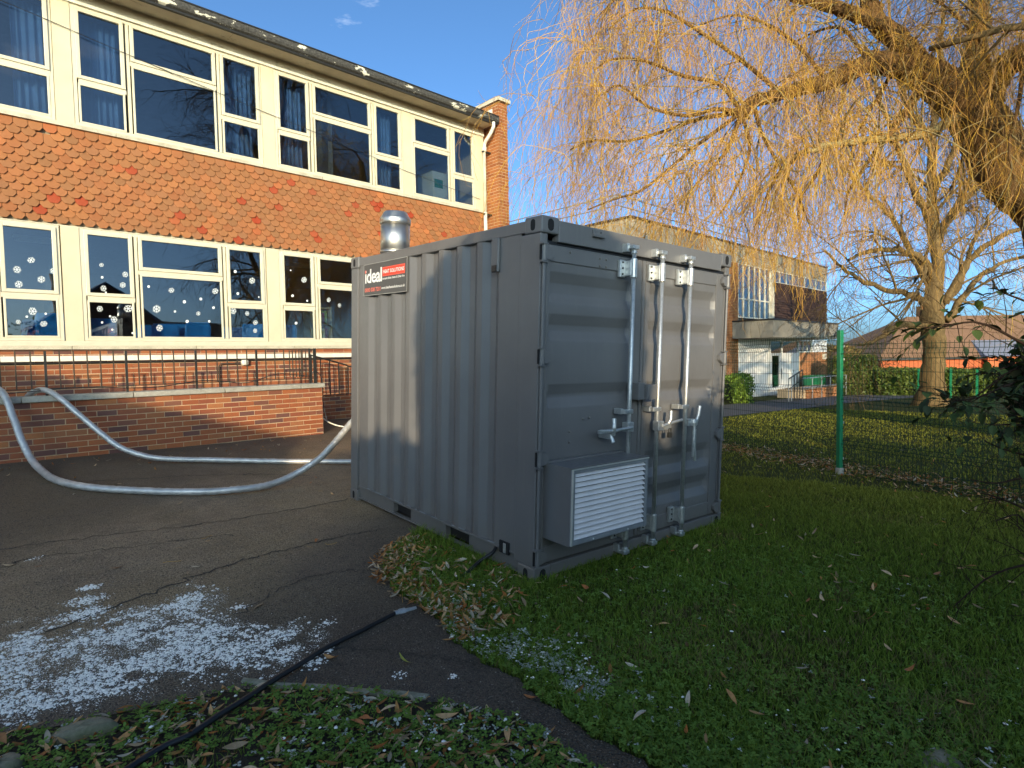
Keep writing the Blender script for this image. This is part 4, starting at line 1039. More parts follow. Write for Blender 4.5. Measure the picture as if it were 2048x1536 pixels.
box('roof_fascia', PANELC, fb, fx0, fx1, BY, BY + .34, 6.05, 6.86)
box('roof_fascia', PANELC, fb, fx0, fx0 + .3, BY + .341, BY + 13, 6.05, 6.86)
box('roof_edge', BLACKP, fb, fx0 - .04, fx1 + .04, BY - .04, BY + 13, 6.862, 6.96)
box('side_wall', MORTAR, fb, fx0 + .01, fx0 + .3, BY + .341, BY + 13, -1.2, 6.05)
# left bays: brick and glazing
box('wall', MORTAR, fb, fx0, 24.3, BY + .01, BY + .3, -1, 6.05)
mb = MB()
for c in course_x(fx0, 24.3, BY, 3.2, 38, 0): mb.box(c[0] - c[3] / 2, c[0] + c[3] / 2, c[1] - c[4] / 2, c[1] + c[4] / 2, c[2] - c[5] / 2, c[2] + c[5] / 2)
for c in course_x(24.3, 25.55, BY, -.9, 92, 0): mb.box(c[0] - c[3] / 2, c[0] + c[3] / 2, c[1] - c[4] / 2, c[1] + c[4] / 2, c[2] - c[5] / 2, c[2] + c[5] / 2)
tag(mb.build('brickwork', HB, fb), kind='stuff')
box('wall', MORTAR, fb, 24.3, 25.6, BY + .01, BY + .3, -1, 6.05)
def glazing(x0, x1, z0, z1, n_, rows_, y=BY + .02, frame=WHITEP, g=None, t=.06):
    W_ = empty('window', (0, 0, 0)); W_.parent = fb
    mb = MB(); frame_rect(mb, x0, x1, z0, z1, t, y, y + .1)
    for k in range(1, n_): x = x0 + (x1 - x0) * k / n_; mb.box(x - t / 2, x + t / 2, y + .002, y + .098, z0 + t, z1 - t)
    for r in rows_: mb.box(x0 + t, x1 - t, y + .004, y + .096, r - t / 2, r + t / 2)
    mb.build('frame', frame, W_)
    for k in range(n_):
        a = x0 + (x1 - x0) * k / n_; b = x0 + (x1 - x0) * (k + 1) / n_
        box('pane', g or SKYG, W_, a + t / 2, b - t / 2, y + .05, y + .056, z0 + t / 2, z1 - t / 2)
glazing(25.6, 29.45, 3.35, 6.04, 6, [4.3])
box('corner_trim', UPVC, fb, 29.46, 29.84, BY - .03, BY + .3, 3.35, 6.04)
glazing(29.85, fx1, 5.38, 6.04, 9, [])
box('tile_backing', DARKER, fb, 29.85, fx1, BY + .01, BY + .34, 3.2, 5.37)
mb = MB(); 
for r in range(17):
    x = 29.85 + (.13 if r % 2 else 0); z = 3.25 + r * .125
    while x < fx1 - .2:
        mb.add([(x, BY - .035, z), (x + .25, BY - .035, z), (x + .25, BY + .005, z + .15), (x, BY + .005, z + .15), (x, BY + .0, z), (x + .25, BY + .0, z)], [(0, 1, 2, 3), (0, 4, 5, 1), (0, 3, 4), (1, 5, 2)]); x += .262
tag(mb.build('cladding_tiles', DTILE, fb), kind='stuff')
# canopy
MB().box(24.85, 33.8, 8.4, BY - .04, 2.3, 3.1).build('canopy', CANC, fb)
MB().box(24.8, 33.85, 8.35, BY - .04, 3.102, 3.17).build('canopy_edge', BLACKP, fb)
# ground floor: white panels, glazed doors, brick, strip window
box('floor_slab', CANC, fb, 25.3, 34.2, 9.0, BY + .3, -1.4, -.72)
x = 25.62
for k in range(6): box('wall_panel', WALLW, fb, x, x + .585, BY + .0 + .012 * (k % 2), BY + .2, -.71, 2.29); x += .595
dr_ = empty('door', (0, 0, 0)); dr_.parent = fb
mb = MB(); 
for a, b, c_, d_ in ((29.3, 29.42, -.71, 2.29), (30.9, 31.02, -.71, 2.29), (33.3, 33.42, -.71, 2.29), (29.42, 30.9, 1.42, 1.56), (31.02, 33.3, 1.42, 1.56), (29.42, 30.9, 2.2, 2.29), (31.02, 33.3, 2.2, 2.29), (32.1, 32.2, -.71, 1.42)): mb.box(a, b, BY - .02, BY + .1, c_, d_)
mb.box(29.42, 29.62, BY - .01, BY + .08, -.71, 1.42).box(30.6, 30.9, BY - .01, BY + .08, -.71, 1.42).box(29.62, 30.6, BY - .01, BY + .08, -.71, -.3)
mb.build('frame', WALLW, dr_)
box('leaf', WALLW, dr_, 31.02, 32.1, BY + .01, BY + .06, -.7, 1.42); box('leaf', WALLW, dr_, 32.2, 33.3, BY + .012, BY + .06, -.7, 1.42)
box('pane', SKYG, dr_, 29.62, 30.6, BY + .03, BY + .04, -.3, 1.42); box('pane', SKYG, dr_, 29.42, 30.9, BY + .03, BY + .04, 1.56, 2.2); box('pane', SKYG, dr_, 31.02, 33.3, BY + .03, BY + .04, 1.56, 2.2)
MB().tube([(30.75, BY - .06, .1), (30.75, BY - .06, .7)], .02, 6).build('handle', BLACKP, dr_)
mb = MB()
for c in course_x(33.6, 38.1, BY, -1.0, 34, 0): mb.box(c[0] - c[3] / 2, c[0] + c[3] / 2, c[1] - c[4] / 2, c[1] + c[4] / 2, c[2] - c[5] / 2, c[2] + c[5] / 2)
tag(mb.build('brickwork', HB, fb), kind='stuff')
box('wall', MORTAR, fb, 33.55, 38.1, BY + .01, BY + .3, -1.2, 1.56)
box('wall_panel', WALLW, fb, 35.6, 38.1, BY + .0, BY + .3, 1.57, 2.3)
glazing(33.45, 35.6, 1.57, 2.29, 3, [])
MB().box(37.3, 37.6, BY - .15, BY - .002, 1.1, 1.45).build('alarm_box', WHITEP, fb)
# roof safety rail
rr = MB()
for z in (8.05, 7.62):
    rr.tube([(17.0, 24, z), (17.0, 11.4, z), (37.5, 11.4, z)], .025, 6)
for y in (12, 14.5, 17, 19.5, 22): rr.tube([(17, y, 6.9), (17, y, 8.05)], .022, 6)
for x in range(19, 38, 2): rr.tube([(x, 11.4, 6.9), (x, 11.4, 8.05)], .022, 6)
rr.build('roof_rail', simple('dull_grey_rail', (.2, .21, .2), .5, .3), fb)
# access ramp handrail
hr2 = empty('access_handrail', (0, 0, 0)); tag(hr2, 'grey tubular handrail along the ramp to the hall entrance', 'handrail')
def gzz(x, y, h): return (x, y, float(ground(x, y)) + h)
for (x0, y0, x1, y1, hh) in ((23.9, 7.35, 26.2, 7.6, .3), (26.2, 7.6, 33.5, 7.9, .0),):
    L0, L1 = gzz(x0, y0, 1.0), gzz(x1, y1, 1.1 + hh)
    MB().tube([L0, L1], .028, 8).build('rail', BLACKP if hh else GALV, hr2); MB().tube([(L0[0], L0[1], L0[2] - .45), (L1[0], L1[1], L1[2] - .45)], .02, 6).build('rail', BLACKP if hh else GALV, hr2)
    for k in range(6):
        t_ = k / 5; p = [a + (b - a) * t_ for a, b in zip(L0, L1)]; MB().tube([p, (p[0], p[1], float(ground(p[0], p[1])) - .1)], .022, 6).build('post', BLACKP if (hh and k > 1) else GALV, hr2)
# low brick planter and green bins by the ramp
r_ = empty('ramp_retaining_wall', (0, 0, 0)); tag(r_, 'low orange brick wall edging the ramp in front of the hall', 'wall')
mb = MB()
for c in course_x(27.3, 32.5, 7.75, float(ground(29, 7.7)) - .05, 7, 0): mb.box(c[0] - c[3] / 2, c[0] + c[3] / 2, c[1] - c[4] / 2, c[1] + c[4] / 2, c[2] - c[5] / 2, c[2] + c[5] / 2)
tag(mb.build('brickwork', HB, r_), kind='stuff'); box('mortar_core', MORTAR, r_, 27.31, 32.49, 7.76, 9.2, -1.2, float(ground(29, 7.7)) + .46)
for k, (x, lb) in enumerate(((33.4, 'green recycling bin against the hall wall, left of its twin'), (34.6, 'green litter bin with a pale patterned panel at the right end of the hall wall'))):
    b_ = empty('bin', (x, 9.6, float(ground(x, 9.6)))); tag(b_, lb, 'bin', 'green bins by the hall')
    mb = MB().add([(-.38, -.35, .08), (.38, -.35, .08), (.38, .35, .08), (-.38, .35, .08), (-.45, -.42, 1.0), (.45, -.42, 1.0), (.45, .42, 1.0), (-.45, .42, 1.0)], [(0, 1, 2, 3)[::-1], (4, 5, 6, 7), (0, 1, 5, 4), (1, 2, 6, 5), (2, 3, 7, 6), (3, 0, 4, 7)]); mb.build('body', GREENP, b_)
    MB().box(-.48, .48, -.46, .46, 1.0, 1.08).build('lid', GREENP, b_, bevel=.02)
    if k: MB().box(-.3, .25, -.44, -.425, .35, .9).build('panel', WALLW, b_)
    for s_ in (-.3, .3): MB().tube([(s_ - .02, .3, .08), (s_ + .02, .3, .08)], .08, 10).build('wheel', BLACK, b_)

# ================================================================== HOUSES BEYOND
O45 = CAM_C + CF * 45; RX = np.array([CR[0], CR[1], 0]); RX /= np.linalg.norm(RX); FXY = np.array([CF[0], CF[1], 0]); FXY /= np.linalg.norm(FXY)
def HP(px, z, dep): # px: image column of the photograph as a bearing; real distance dep
    return CAM_C * [1, 1, 0] + FXY * dep + RX * ((px - 1024) / 1190.27 * dep) + np.array([0, 0, z])
ha = math.atan2(RX[1], RX[0])
BROOF = Mat('brown_plain_tile_roof'); _w = BROOF.n('ShaderNodeTexBrick'); _w.inputs['Scale'].default_value = 3.0; _w.inputs['Color1'].default_value = (.22, .12, .065, 1); _w.inputs['Color2'].default_value = (.28, .15, .08, 1); _w.inputs['Mortar'].default_value = (.1, .05, .03, 1); BROOF.l(BROOF.co, _w.inputs['Vector']); BROOF.color(BROOF.mix(.5, _w.outputs['Color'], BROOF.ramp(BROOF.noise(1.5, 5), [(.3, (.16, .09, .05)), (.7, (.3, .16, .085))]))).rough(.9); BROOF = BROOF.m
SLATE = simple('blue_grey_slate', (.2, .21, .26), .7, var=.12, scale=2)
RBR = m_brick('bright_red_brick', [(0, (.45, .11, .045)), (.5, (.52, .14, .055)), (1, (.4, .09, .04))], g=.05)
def house(name, org, w_, d_, zb, ze, zr, hip, wall, roof, label, cat='house', ang=ha):
    E_ = empty(name, (org[0], org[1], 0), ang); tag(E_, label, cat)
    MB().box(0, w_, 0, d_, zb, ze).build('wall', wall, E_)
    o_ = .45
    a = [(-o_, -o_, ze), (w_ + o_, -o_, ze), (w_ + o_, d_ + o_, ze), (-o_, d_ + o_, ze), (hip, d_ / 2, zr), (w_ - hip, d_ / 2, zr)]
    rf = MB().add(a, [(0, 1, 5, 4), (1, 2, 5), (2, 3, 4, 5), (3, 0, 4), (3, 2, 1, 0)]).build('roof', roof, E_)
    MB().box(-o_, w_ + o_, -o_ - .02, -o_ + .08, ze - .14, ze - .005).build('fascia', BLACKP, E_)
    return E_, rf
p = HP(1762, 0, 45)
E_, rf = house('brick_house', p, 20, 10, -2, .98, 4.35, 5.2, RBR, BROOF, 'red brick bungalow with brown hipped roof behind the hedge')
MB().box(6.2, 7.2, 4.6, 5.3, 3.6, 5.2).build('chimney', HB, rf); MB().tube([(6.5, 4.95, 5.2), (6.5, 4.95, 5.55)], .13, 8).build('chimney_pot', RBR, rf)
# projecting wing with slate roof
E2 = MB().add([(7.2, -1.0, .98), (14.5, -1.0, .98), (14.5, 5, 3.9), (9, 5, 3.9), (7.2, 5, 1.0), (14.5, 5, 1.0)], [(0, 1, 2, 3), (0, 3, 4), (0, 4, 5, 1), (1, 5, 2), (4, 3, 2, 5)]).build('slate_roof', SLATE, E_)
MB().box(7.6, 14.2, -.6, -.02, -2, .97).build('bay_wall', RBR, E_)
CREAMW = simple('cream_render', (.7, .64, .5), .8, var=.05)
p = HP(1696, 0, 92)
E_, rf = house('white_gabled_house', p, 6.5, 9, -6, -.5, .5, 3.2, CREAMW, SLATE, 'small cream gabled house far away just right of the fence post')
MB().prism([(-.2, -.5, -.3), (3.2, -.5, 1.15), (6.7, -.5, -.3), (6.7, -.5, -.7), (3.2, -.5, .75), (-.2, -.5, -.7)], (0, .2, 0)).build('bargeboard', CREAMW, E_)
p = HP(1728, 0, 78)
MBR = MB().add([(0, 0, -.55), (5.5, 0, .75), (5.5, 6, .75), (0, 6, -.55)], [(0, 1, 2, 3)])
E_, rf = house('pale_roofed_house', p, 7, 8, -6, -.35, .7, 2.5, CREAMW, simple('pale_house_roof', (.55, .5, .42), .8), 'pale roofed house peeping between hedge and brown roof')  # one even pale roof colour
# hills on the horizon
HIL = simple('hazy_far_hills', (.10, .13, .15), 1, var=.15, scale=.01, bump=0)
V = []; F = []
n_ = 60
for i in range(n_ + 1):
    px = -600 + 4200 * i / n_; h = 3.2 + 3.0 * math.sin(i * .5) + 2.2 * math.sin(i * 1.3 + 1)
    for dep, z in ((640, -15.), (700, h), (900, h + 2), (1000, -15)):
        V.append(HP(px, z, dep))
F = [(i * 4 + j, (i + 1) * 4 + j, (i + 1) * 4 + j + 1, i * 4 + j + 1) for i in range(n_) for j in range(3)]
tag(link('hills', mesh_np(np.array(V), F), HIL, smooth=True), kind='structure')
TOWNM = m_island('town_roofs', [(0, (.2, .12, .08)), (.4, (.3, .25, .2)), (.7, (.12, .14, .08)), (1, (.42, .38, .3))])
mb = MB()
for k in range(260):
    px = RS.uniform(1500, 2300); dep = RS.uniform(130, 420); c_ = HP(px, -3 + dep * .004, dep); s_ = RS.uniform(2, 5)
    mb.lathe(c_, [(s_, -6), (s_ * .9, RS.uniform(-.5, 1)), (.2, RS.uniform(1.0, 2.6))], 6)
tag(mb.build('distant_town', TOWNM), kind='stuff')

# ================================================================== OFF-CAMERA SURROUNDINGS that cast the shade and show in the windows
SF = np.array([math.sin(SUN_AZ), math.cos(SUN_AZ)]); SR = np.array([math.cos(SUN_AZ), -math.sin(SUN_AZ)])
def SP(u, s_): q = SF * s_ + SR * u; return (float(q[0]), float(q[1]))
TE = math.tan(SUN_EL)
sa = math.atan2(SR[1], SR[0])
# house on the left behind the camera: gable slope rising to the left
p = SP(-14.0, -24); E_ = empty('house_behind', (p[0], p[1], 0), sa); tag(E_, 'brick house behind the camera with a shallow gabled roof', 'house')
zA = 1.26 + 15.8 * TE + .2; sl = .29
zr = zA - .2 + sl * 5.65
MB().prism([(0, 8, -1), (10.45, 8, -1), (10.45, 8, zA - .1), (5.1, 8, zr - .1), (0, 8, zA - .1)], (0, -9, 0)).build('wall', BRICK, E_)
MB().prism([(10.75, 8.2, zA - .2), (5.1, 8.2, zr), (-.5, 8.2, zA - .2), (-.5, 8.2, zA - .35), (5.1, 8.2, zr - .15), (10.75, 8.2, zA - .35)], (0, -9.6, 0)).build('roof', SLATE, E_)
# house opposite the facade (dark shape reflected in the windows)
E_ = empty('house_opposite', (3, -46, -.5)); tag(E_, 'tall brick house opposite the school, reflected in the lower windows', 'house')
MB().prism([(0, 7, -1), (9, 7, -1), (9, 7, 5.4), (4.5, 7, 8.8), (0, 7, 5.4)], (0, -7, 0)).build('wall', BRICK, E_)
MB().prism([(9.4, 7.2, 5.15), (4.5, 7.2, 8.95), (-.4, 7.2, 5.15), (-.4, 7.2, 4.95), (4.5, 7.2, 8.75), (9.4, 7.2, 4.95)], (0, -7.6, 0)).build('roof', SLATE, E_)
MB().box(1.5, 2.3, 2, 2.8, 6, 9.8).build('chimney', BRICK, E_)
# ================================================================== VEGETATION
def tubes_np(P, R, sides=3):
    """P (N,K,3) centre lines, R (N,K) radii -> V, F quads"""
    N, K, _ = P.shape
    T = np.gradient(P, axis=1); T /= np.linalg.norm(T, axis=2, keepdims=True) + 1e-9
    ref = np.where(np.abs(T[:, :, 2:3]) < .9, np.array([0, 0, 1.]), np.array([1., 0, 0]))
    U = np.cross(T, ref); U /= np.linalg.norm(U, axis=2, keepdims=True) + 1e-9; W_ = np.cross(T, U)
    a = np.arange(sides) * 2 * math.pi / sides
    V = P[:, :, None] + R[:, :, None, None] * (np.cos(a)[None, None, :, None] * U[:, :, None] + np.sin(a)[None, None, :, None] * W_[:, :, None])
    b = (np.arange(N) * K * sides)[:, None, None] + (np.arange(K - 1) * sides)[None, :, None]
    i = np.arange(sides)[None, None]; j = (i + 1) % sides
    F = np.stack([b + i, b + j, b + sides + j, b + sides + i], -1).reshape(-1, 4)
    return V.reshape(-1, 3), F
def merge(L_):
    V, F, o = [], [], 0
    for v, f in L_: V.append(v); F.append(f + o); o += len(v)
    return np.concatenate(V), np.concatenate(F)
def lines_to(P, K):
    return np.array([smooth_path(p, K) for p in P])
def spawn(P, R, n_, lr, ang, grav, K, rs, rfac=.55, tr=(.15, 1.0), wig=.25, rend=.4, rcap=None, up=0):
    """children sprouting from centre lines P"""
    N, K0, _ = P.shape
    seglen = np.linalg.norm(np.diff(P, axis=1), axis=2).sum(1)
    idx = rs.choice(N, n_, p=seglen / seglen.sum()); t = rs.uniform(*tr, n_) * (K0 - 1.001)
    i = t.astype(int); f = (t - i)[:, None]
    p = P[idx, i] * (1 - f) + P[idx, i + 1] * f; r = R[idx, i] * (1 - f[:, 0]) + R[idx, i + 1] * f[:, 0]
    T = P[idx, i + 1] - P[idx, i]; T /= np.linalg.norm(T, axis=1)[:, None] + 1e-9
    q = rs.normal(size=(n_, 3)); q -= (q * T).sum(1)[:, None] * T; q /= np.linalg.norm(q, axis=1)[:, None] + 1e-9
    a = np.radians(rs.uniform(*ang, n_))[:, None]
    D = np.cos(a) * T + np.sin(a) * q; D[:, 2] += up; D /= np.linalg.norm(D, axis=1)[:, None]
    L_ = rs.uniform(*lr, n_); st = (L_ / (K - 1))[:, None]
    out = [p]; w1 = rs.normal(size=(n_, 3)) * wig
    for k in range(K - 1):
        D = D + np.array([0, 0, -grav]) / (K - 1) + (w1 + rs.normal(size=(n_, 3)) * wig) / (K - 1) * 1.6
        D /= np.linalg.norm(D, axis=1)[:, None]; p = p + D * st; out.append(p)
    Pn = np.stack(out, 1); rr = r * rfac
    if rcap: rr = np.minimum(rr, rcap)
    Rn = rr[:, None] * np.linspace(1, rend, K)[None]
    return Pn, Rn

WL = {'L1':[[12.89,-2.8,-0.35],[12.45,-2.49,2.1],[11.73,-1.96,4.0],[11.04,-1.53,4.6],[10.62,-1.23,5.1],[10.21,-0.92,5.78],[9.63,-0.47,6.29],[9.09,-0.07,6.49],[8.52,0.19,6.44],[7.79,0.61,6.06],[7.13,1.09,5.83],[6.69,1.36,5.65],[6.45,1.44,5.45]],'L2':[[9.63,-0.47,6.29],[9.26,-0.23,6.66],[9.06,-0.01,7.01],[8.62,0.16,7.26],[8.45,0.21,7.77],[8.17,0.4,8.62]],'L3':[[10.27,-0.99,5.69],[10.56,-0.93,6.57],[10.77,-0.95,7.33],[10.99,-0.96,8.47],[10.95,-0.84,9.74]],'L4':[[10.45,-1.03,5.64],[10.29,-1.25,6.25],[10.12,-1.64,6.43],[10.2,-2.13,6.5],[10.46,-2.8,6.49]],'L5':[[9.95,-0.82,5.65],[9.14,-0.48,5.23],[8.19,-0.13,5.02],[7.44,0.17,4.87],[6.86,0.3,4.72],[6.45,0.55,4.57],[6.02,0.82,4.38]],'L6':[[9.39,-0.38,6.18],[8.99,-0.31,5.72],[8.59,-0.22,5.35],[8.22,-0.16,5.04]],'L7':[[8.68,0.08,7.12],[8.22,0.4,7.24],[7.76,0.72,7.35],[7.19,1.14,7.47],[6.57,1.61,7.54]],'S1':[[6.45,1.44,5.45],[6.22,1.7,5.91],[5.74,2.04,6.0],[5.21,2.42,6.2],[4.76,2.72,6.19],[4.56,2.9,6.03]],'S2':[[6.45,1.44,5.45],[6.05,1.7,5.47],[5.76,1.97,5.37],[5.23,2.36,5.48],[4.91,2.69,5.83],[4.71,2.88,5.68]],'S3':[[6.45,1.44,5.45],[6.01,1.72,5.08],[5.65,1.91,4.78],[5.26,2.12,4.42],[4.97,2.38,4.14],[4.69,2.65,4.03],[4.38,2.94,3.87]],'S4':[[6.45,1.44,5.45],[6.06,1.96,5.4],[5.74,2.4,5.25],[5.35,2.91,5.13],[4.97,3.29,5.16],[4.7,3.54,5.01]],'S5':[[7.19,1.14,7.47],[6.46,1.72,7.79],[5.79,2.23,7.66],[5.12,2.72,7.34],[4.79,3.02,6.95]],'S6':[[7.13,1.09,5.83],[6.67,1.57,6.4],[6.13,1.99,6.81],[5.65,2.33,7.09],[5.3,2.66,7.12],[4.98,2.96,6.8]],'S7':[[7.79,0.61,6.06],[7.59,0.97,6.67],[7.25,1.33,7.05],[6.84,1.74,7.23],[6.42,2.14,7.08]],'S8':[[6.45,0.55,4.57],[6.23,0.76,4.3],[6.05,0.9,3.89],[5.95,0.98,3.52]],'S9':[[6.45,1.44,5.45],[6.72,1.43,4.92],[6.71,1.68,4.32],[6.61,1.9,3.94]],'S10':[[8.52,0.19,6.44],[8.48,0.56,7.11],[8.39,0.93,7.22],[8.22,1.37,7.08]],'S11':[[8.17,0.4,8.62],[7.58,0.97,8.72],[6.76,1.61,8.42],[5.89,2.29,8.05]],'S12':[[9.09,-0.07,6.49],[9.32,0.24,6.16],[9.49,0.6,5.69],[9.48,0.84,4.92]],'S13':[[10.29,-1.25,6.25],[9.62,-1.13,6.69],[8.91,-0.84,7.02],[8.51,-0.58,7.28]],'S14':[[10.12,-1.64,6.43],[9.51,-1.66,5.52],[9.1,-1.59,4.75],[9.0,-1.67,4.18]],'S15':[[6.45,1.44,5.45],[6.07,1.5,4.79],[5.7,1.69,4.37],[5.41,1.95,3.92]],'S16':[[8.19,-0.13,5.02],[8.23,0.1,4.75],[8.19,0.38,4.31],[8.23,0.47,3.92]],'S17':[[6.69,1.36,5.65],[7.11,1.35,5.15],[7.74,1.1,4.39],[8.01,0.95,3.8]],'S18':[[6.86,0.3,4.72],[6.98,0.45,4.42],[6.84,0.69,3.98],[6.93,0.72,3.54]],'S19':[[10.21,-0.92,5.78],[10.62,-0.8,5.21],[10.88,-0.54,4.6],[10.89,-0.15,4.3]]}
WR = {'L1': [.62, .55, .5, .46, .43, .38, .29, .2, .15, .125, .1, .09, .06], 'L2': [.2, .19, .17, .14, .13, .1], 'L3': [.2, .18, .15, .14, .12], 'L4': [.26, .22, .18, .15, .12], 'L5': [.085, .07, .055, .05, .045, .03, .018], 'L6': [.07, .06, .055, .04], 'L7': [.12, .11, .09, .07, .05]}
rsw = np.random.RandomState(11)
wil = empty('weeping_willow', tuple(WL['L1'][0][:2]) + (-.1,)); bpy.context.view_layer.update()
tag(wil, 'big bare weeping willow on the right with curtains of golden hanging twigs', 'tree'); wil.location = (0, 0, 0)
WBARK = m_bark('willow_bark', (.045, .026, .012), (.36, .2, .08), 22)
PBARK = m_bark('pale_willow_bark', (.3, .22, .1), (.55, .44, .2), 20)
base = WL['L1'][0]
l1 = [[base[0] + .5, base[1] - .3, -.4], [base[0] + .2, base[1] - .15, .8]] + WL['L1']
for nm, key in (('trunk', 'L1'), ('limb', 'L2'), ('limb', 'L3'), ('limb', 'L4'), ('limb', 'L5'), ('limb', 'L6'), ('limb', 'L7')):
    pts = l1 if key == 'L1' else WL[key]; rr = ([.85, .7] if key == 'L1' else []) + WR[key]
    Kc = 60 if key == 'L1' else 28
    P_ = smooth_path(pts, Kc); P_ += rsw.normal(0, .012, P_.shape); R_ = np.interp(np.linspace(0, 1, Kc), np.linspace(0, 1, len(rr)), rr)
    n_ = 16
    mb = MB().tube(P_, R_, n_)
    V = np.array(mb.v); ctr = np.repeat(P_, n_, 0); d_ = V - ctr; k = np.arange(len(V)) % n_
    V = ctr + d_ * (1 + .10 * np.sin(k * 2.1 + np.repeat(np.arange(Kc), n_) * .25) + rsw.normal(0, .05, len(V)))[:, None]
    mb.v = [tuple(v) for v in V]
    mb.build(nm, PBARK if key == 'L5' else WBARK, wil, smooth=True)
# knot at the end of the long limb
kx = np.array(WL['S1'][0])
mb = MB()
for k in range(14):
    d_ = rsw.normal(size=3); d_ /= np.linalg.norm(d_); mb.tube([kx + d_ * .02, kx + d_ * .09, kx + d_ * .17 + [0, 0, -.04]], [.06, .045, .01], 7)
mb.build('knot', WBARK, wil, smooth=True)
prim = lines_to([WL[k] for k in WL if k != 'L1'] + [WL['L1'][3:]], 16)
prr = np.array([np.interp(np.linspace(0, 1, 16), np.linspace(0, 1, len(WR.get(k, [.038, .012]))), WR.get(k, [.038, .012])) for k in WL if k != 'L1'] + [np.interp(np.linspace(0, 1, 16), np.linspace(0, 1, 10), WR['L1'][3:])])
secm = np.array([k[0] == 'S' for k in WL if k != 'L1'] + [False])
V, F = tubes_np(prim[secm], prr[secm], 6)
tag(link('branches', mesh_np(V, F), WBARK, wil, smooth=True), kind='stuff')
P2, R2 = spawn(prim, prr, 420, (.6, 1.9), (25, 70), .7, 10, rsw, rfac=.4, rcap=.016, up=.15)
def clampz(P): return P
def outside(P):  # keep twigs clear of the container and the camera
    return P
V, F = tubes_np(P2, R2, 4); tag(link('branchlets', mesh_np(V, F), PBARK, wil, smooth=True), kind='stuff')
src = np.concatenate([P2, lines_to(prim[secm], 10), lines_to(prim[~secm], 10)]); srr = np.concatenate([R2, lines_to(np.stack([prr[secm]] * 3, -1), 10)[:, :, 0], np.full((int((~secm).sum()), 10), .03)])
TW = m_island('golden_willow_twig', [(0, (.46, .24, .035)), (.3, (.58, .34, .05)), (.55, (.42, .2, .05)), (.75, (.5, .3, .12)), (.9, (.3, .16, .05)), (1, (.62, .42, .1))], .6)
N3 = 5600; K3 = 12
wgt_ = rsw.gamma(.55, 1.0, len(src)) + .12; wgt_ *= np.where(src[:, :, 0].mean(1) < 2.9, .6, 1.0)
rep = rsw.choice(len(src), 1400, p=wgt_ / wgt_.sum()); src, srr = src[rep], srr[rep]
P3, R3 = spawn(src, srr, N3, (.35, 1.0), (20, 80), 1.2, 5, rsw, rfac=.3, rcap=.0045, rend=.9, wig=.35)
# hanging part
p = P3[:, -1]; D = p - P3[:, -2]; D /= np.linalg.norm(D, axis=1)[:, None]
Lh = rsw.gamma(1.8, .5, N3) + .15
zmin = rsw.uniform(2.75, 4.3, N3); zmin = np.where(p[:, 0] > 3.2, zmin - .5, zmin)
Lh = np.minimum(Lh, np.maximum(.2, p[:, 2] - zmin)); st = (Lh / K3)[:, None]
out = [P3[:, k] for k in range(5)]
drift = rsw.normal(size=(N3, 3)) * np.array([.2, .2, .05])
for k in range(K3):
    D = D * .72 + np.array([0, 0, -.34]) + drift * .5 + rsw.normal(size=(N3, 3)) * .17; D /= np.linalg.norm(D, axis=1)[:, None]; p = p + D * st; out.append(p)
PH = np.stack(out, 1); RH = np.linspace(1, .45, PH.shape[1])[None] * rsw.uniform(.003, .0056, N3)[:, None]
k_ = ~((PH[:, 0, 0] > 5.2) & (rsw.rand(N3) < .25)); PH, RH = PH[k_], RH[k_]
V, F = tubes_np(PH, RH, 3); tag(link('hanging_twigs', mesh_np(V, F), TW, wil), kind='stuff')
# short side shoots, a few shrivelled leaves
P4, R4 = spawn(PH, RH, 15000, (.08, .4), (20, 65), .4, 4, rsw, rfac=.8, wig=.3)
V, F = tubes_np(P4, R4, 3); tag(link('side_shoots', mesh_np(V, F), TW, wil), kind='stuff')

# ---- large bare tree on the lawn
TD = {'T0':[[25.3,2.42,-0.72],[25.38,2.4,-0.01],[25.46,2.37,0.88],[25.53,2.36,1.77],[25.52,2.44,2.77],[25.58,2.42,3.56],[25.74,2.35,4.74],[25.73,2.48,6.73],[25.73,2.6,8.71],[25.94,2.53,10.69],[26.19,2.44,13.06],[26.36,2.41,15.43],[26.54,2.39,17.81]],'A':[[25.57,2.42,3.32],[24.32,2.96,3.77],[22.93,3.64,3.99],[21.58,4.28,4.51],[20.41,4.77,5.28]],'B':[[25.69,2.33,3.75],[25.71,3.1,5.23],[25.79,3.84,6.97],[24.96,4.72,8.24],[24.26,5.46,9.29]],'C':[[25.89,2.12,3.45],[26.05,1.37,5.04],[26.14,0.63,5.71],[26.45,-0.35,6.15],[26.83,-1.41,6.2]],'D':[[25.93,2.04,2.76],[27.1,1.66,3.78],[28.36,1.2,4.73],[30.08,0.27,5.4],[31.98,-0.87,5.66]],'E':[[25.7,2.43,5.54],[27.43,2.25,7.14],[28.88,1.66,8.91],[30.23,1.19,11.19],[30.79,0.78,13.33]],'Fa':[[25.69,2.51,6.53],[24.52,2.88,7.77],[23.71,3.21,9.19],[23.25,3.77,11.1],[22.94,4.21,13.39]],'Ga':[[25.78,2.51,7.91],[25.55,1.96,8.9],[25.54,1.51,10.47],[25.9,1.29,12.55],[26.14,1.2,14.82]],'H':[[25.62,2.44,4.35],[24.2,2.47,5.0],[22.36,2.87,5.23],[20.44,3.33,5.08],[19.38,3.64,4.67]],'I':[[25.91,2.48,9.5],[25.96,3.39,11.34],[26.09,3.96,13.58],[26.05,4.15,16.06]],'J':[[25.35,2.58,2.57],[24.11,3.24,2.58],[23.07,3.66,2.1],[22.28,4.12,1.82]],'K':[[25.57,2.42,3.16],[27.59,1.91,4.24],[29.39,1.69,6.27],[31.53,1.13,8.21]]}
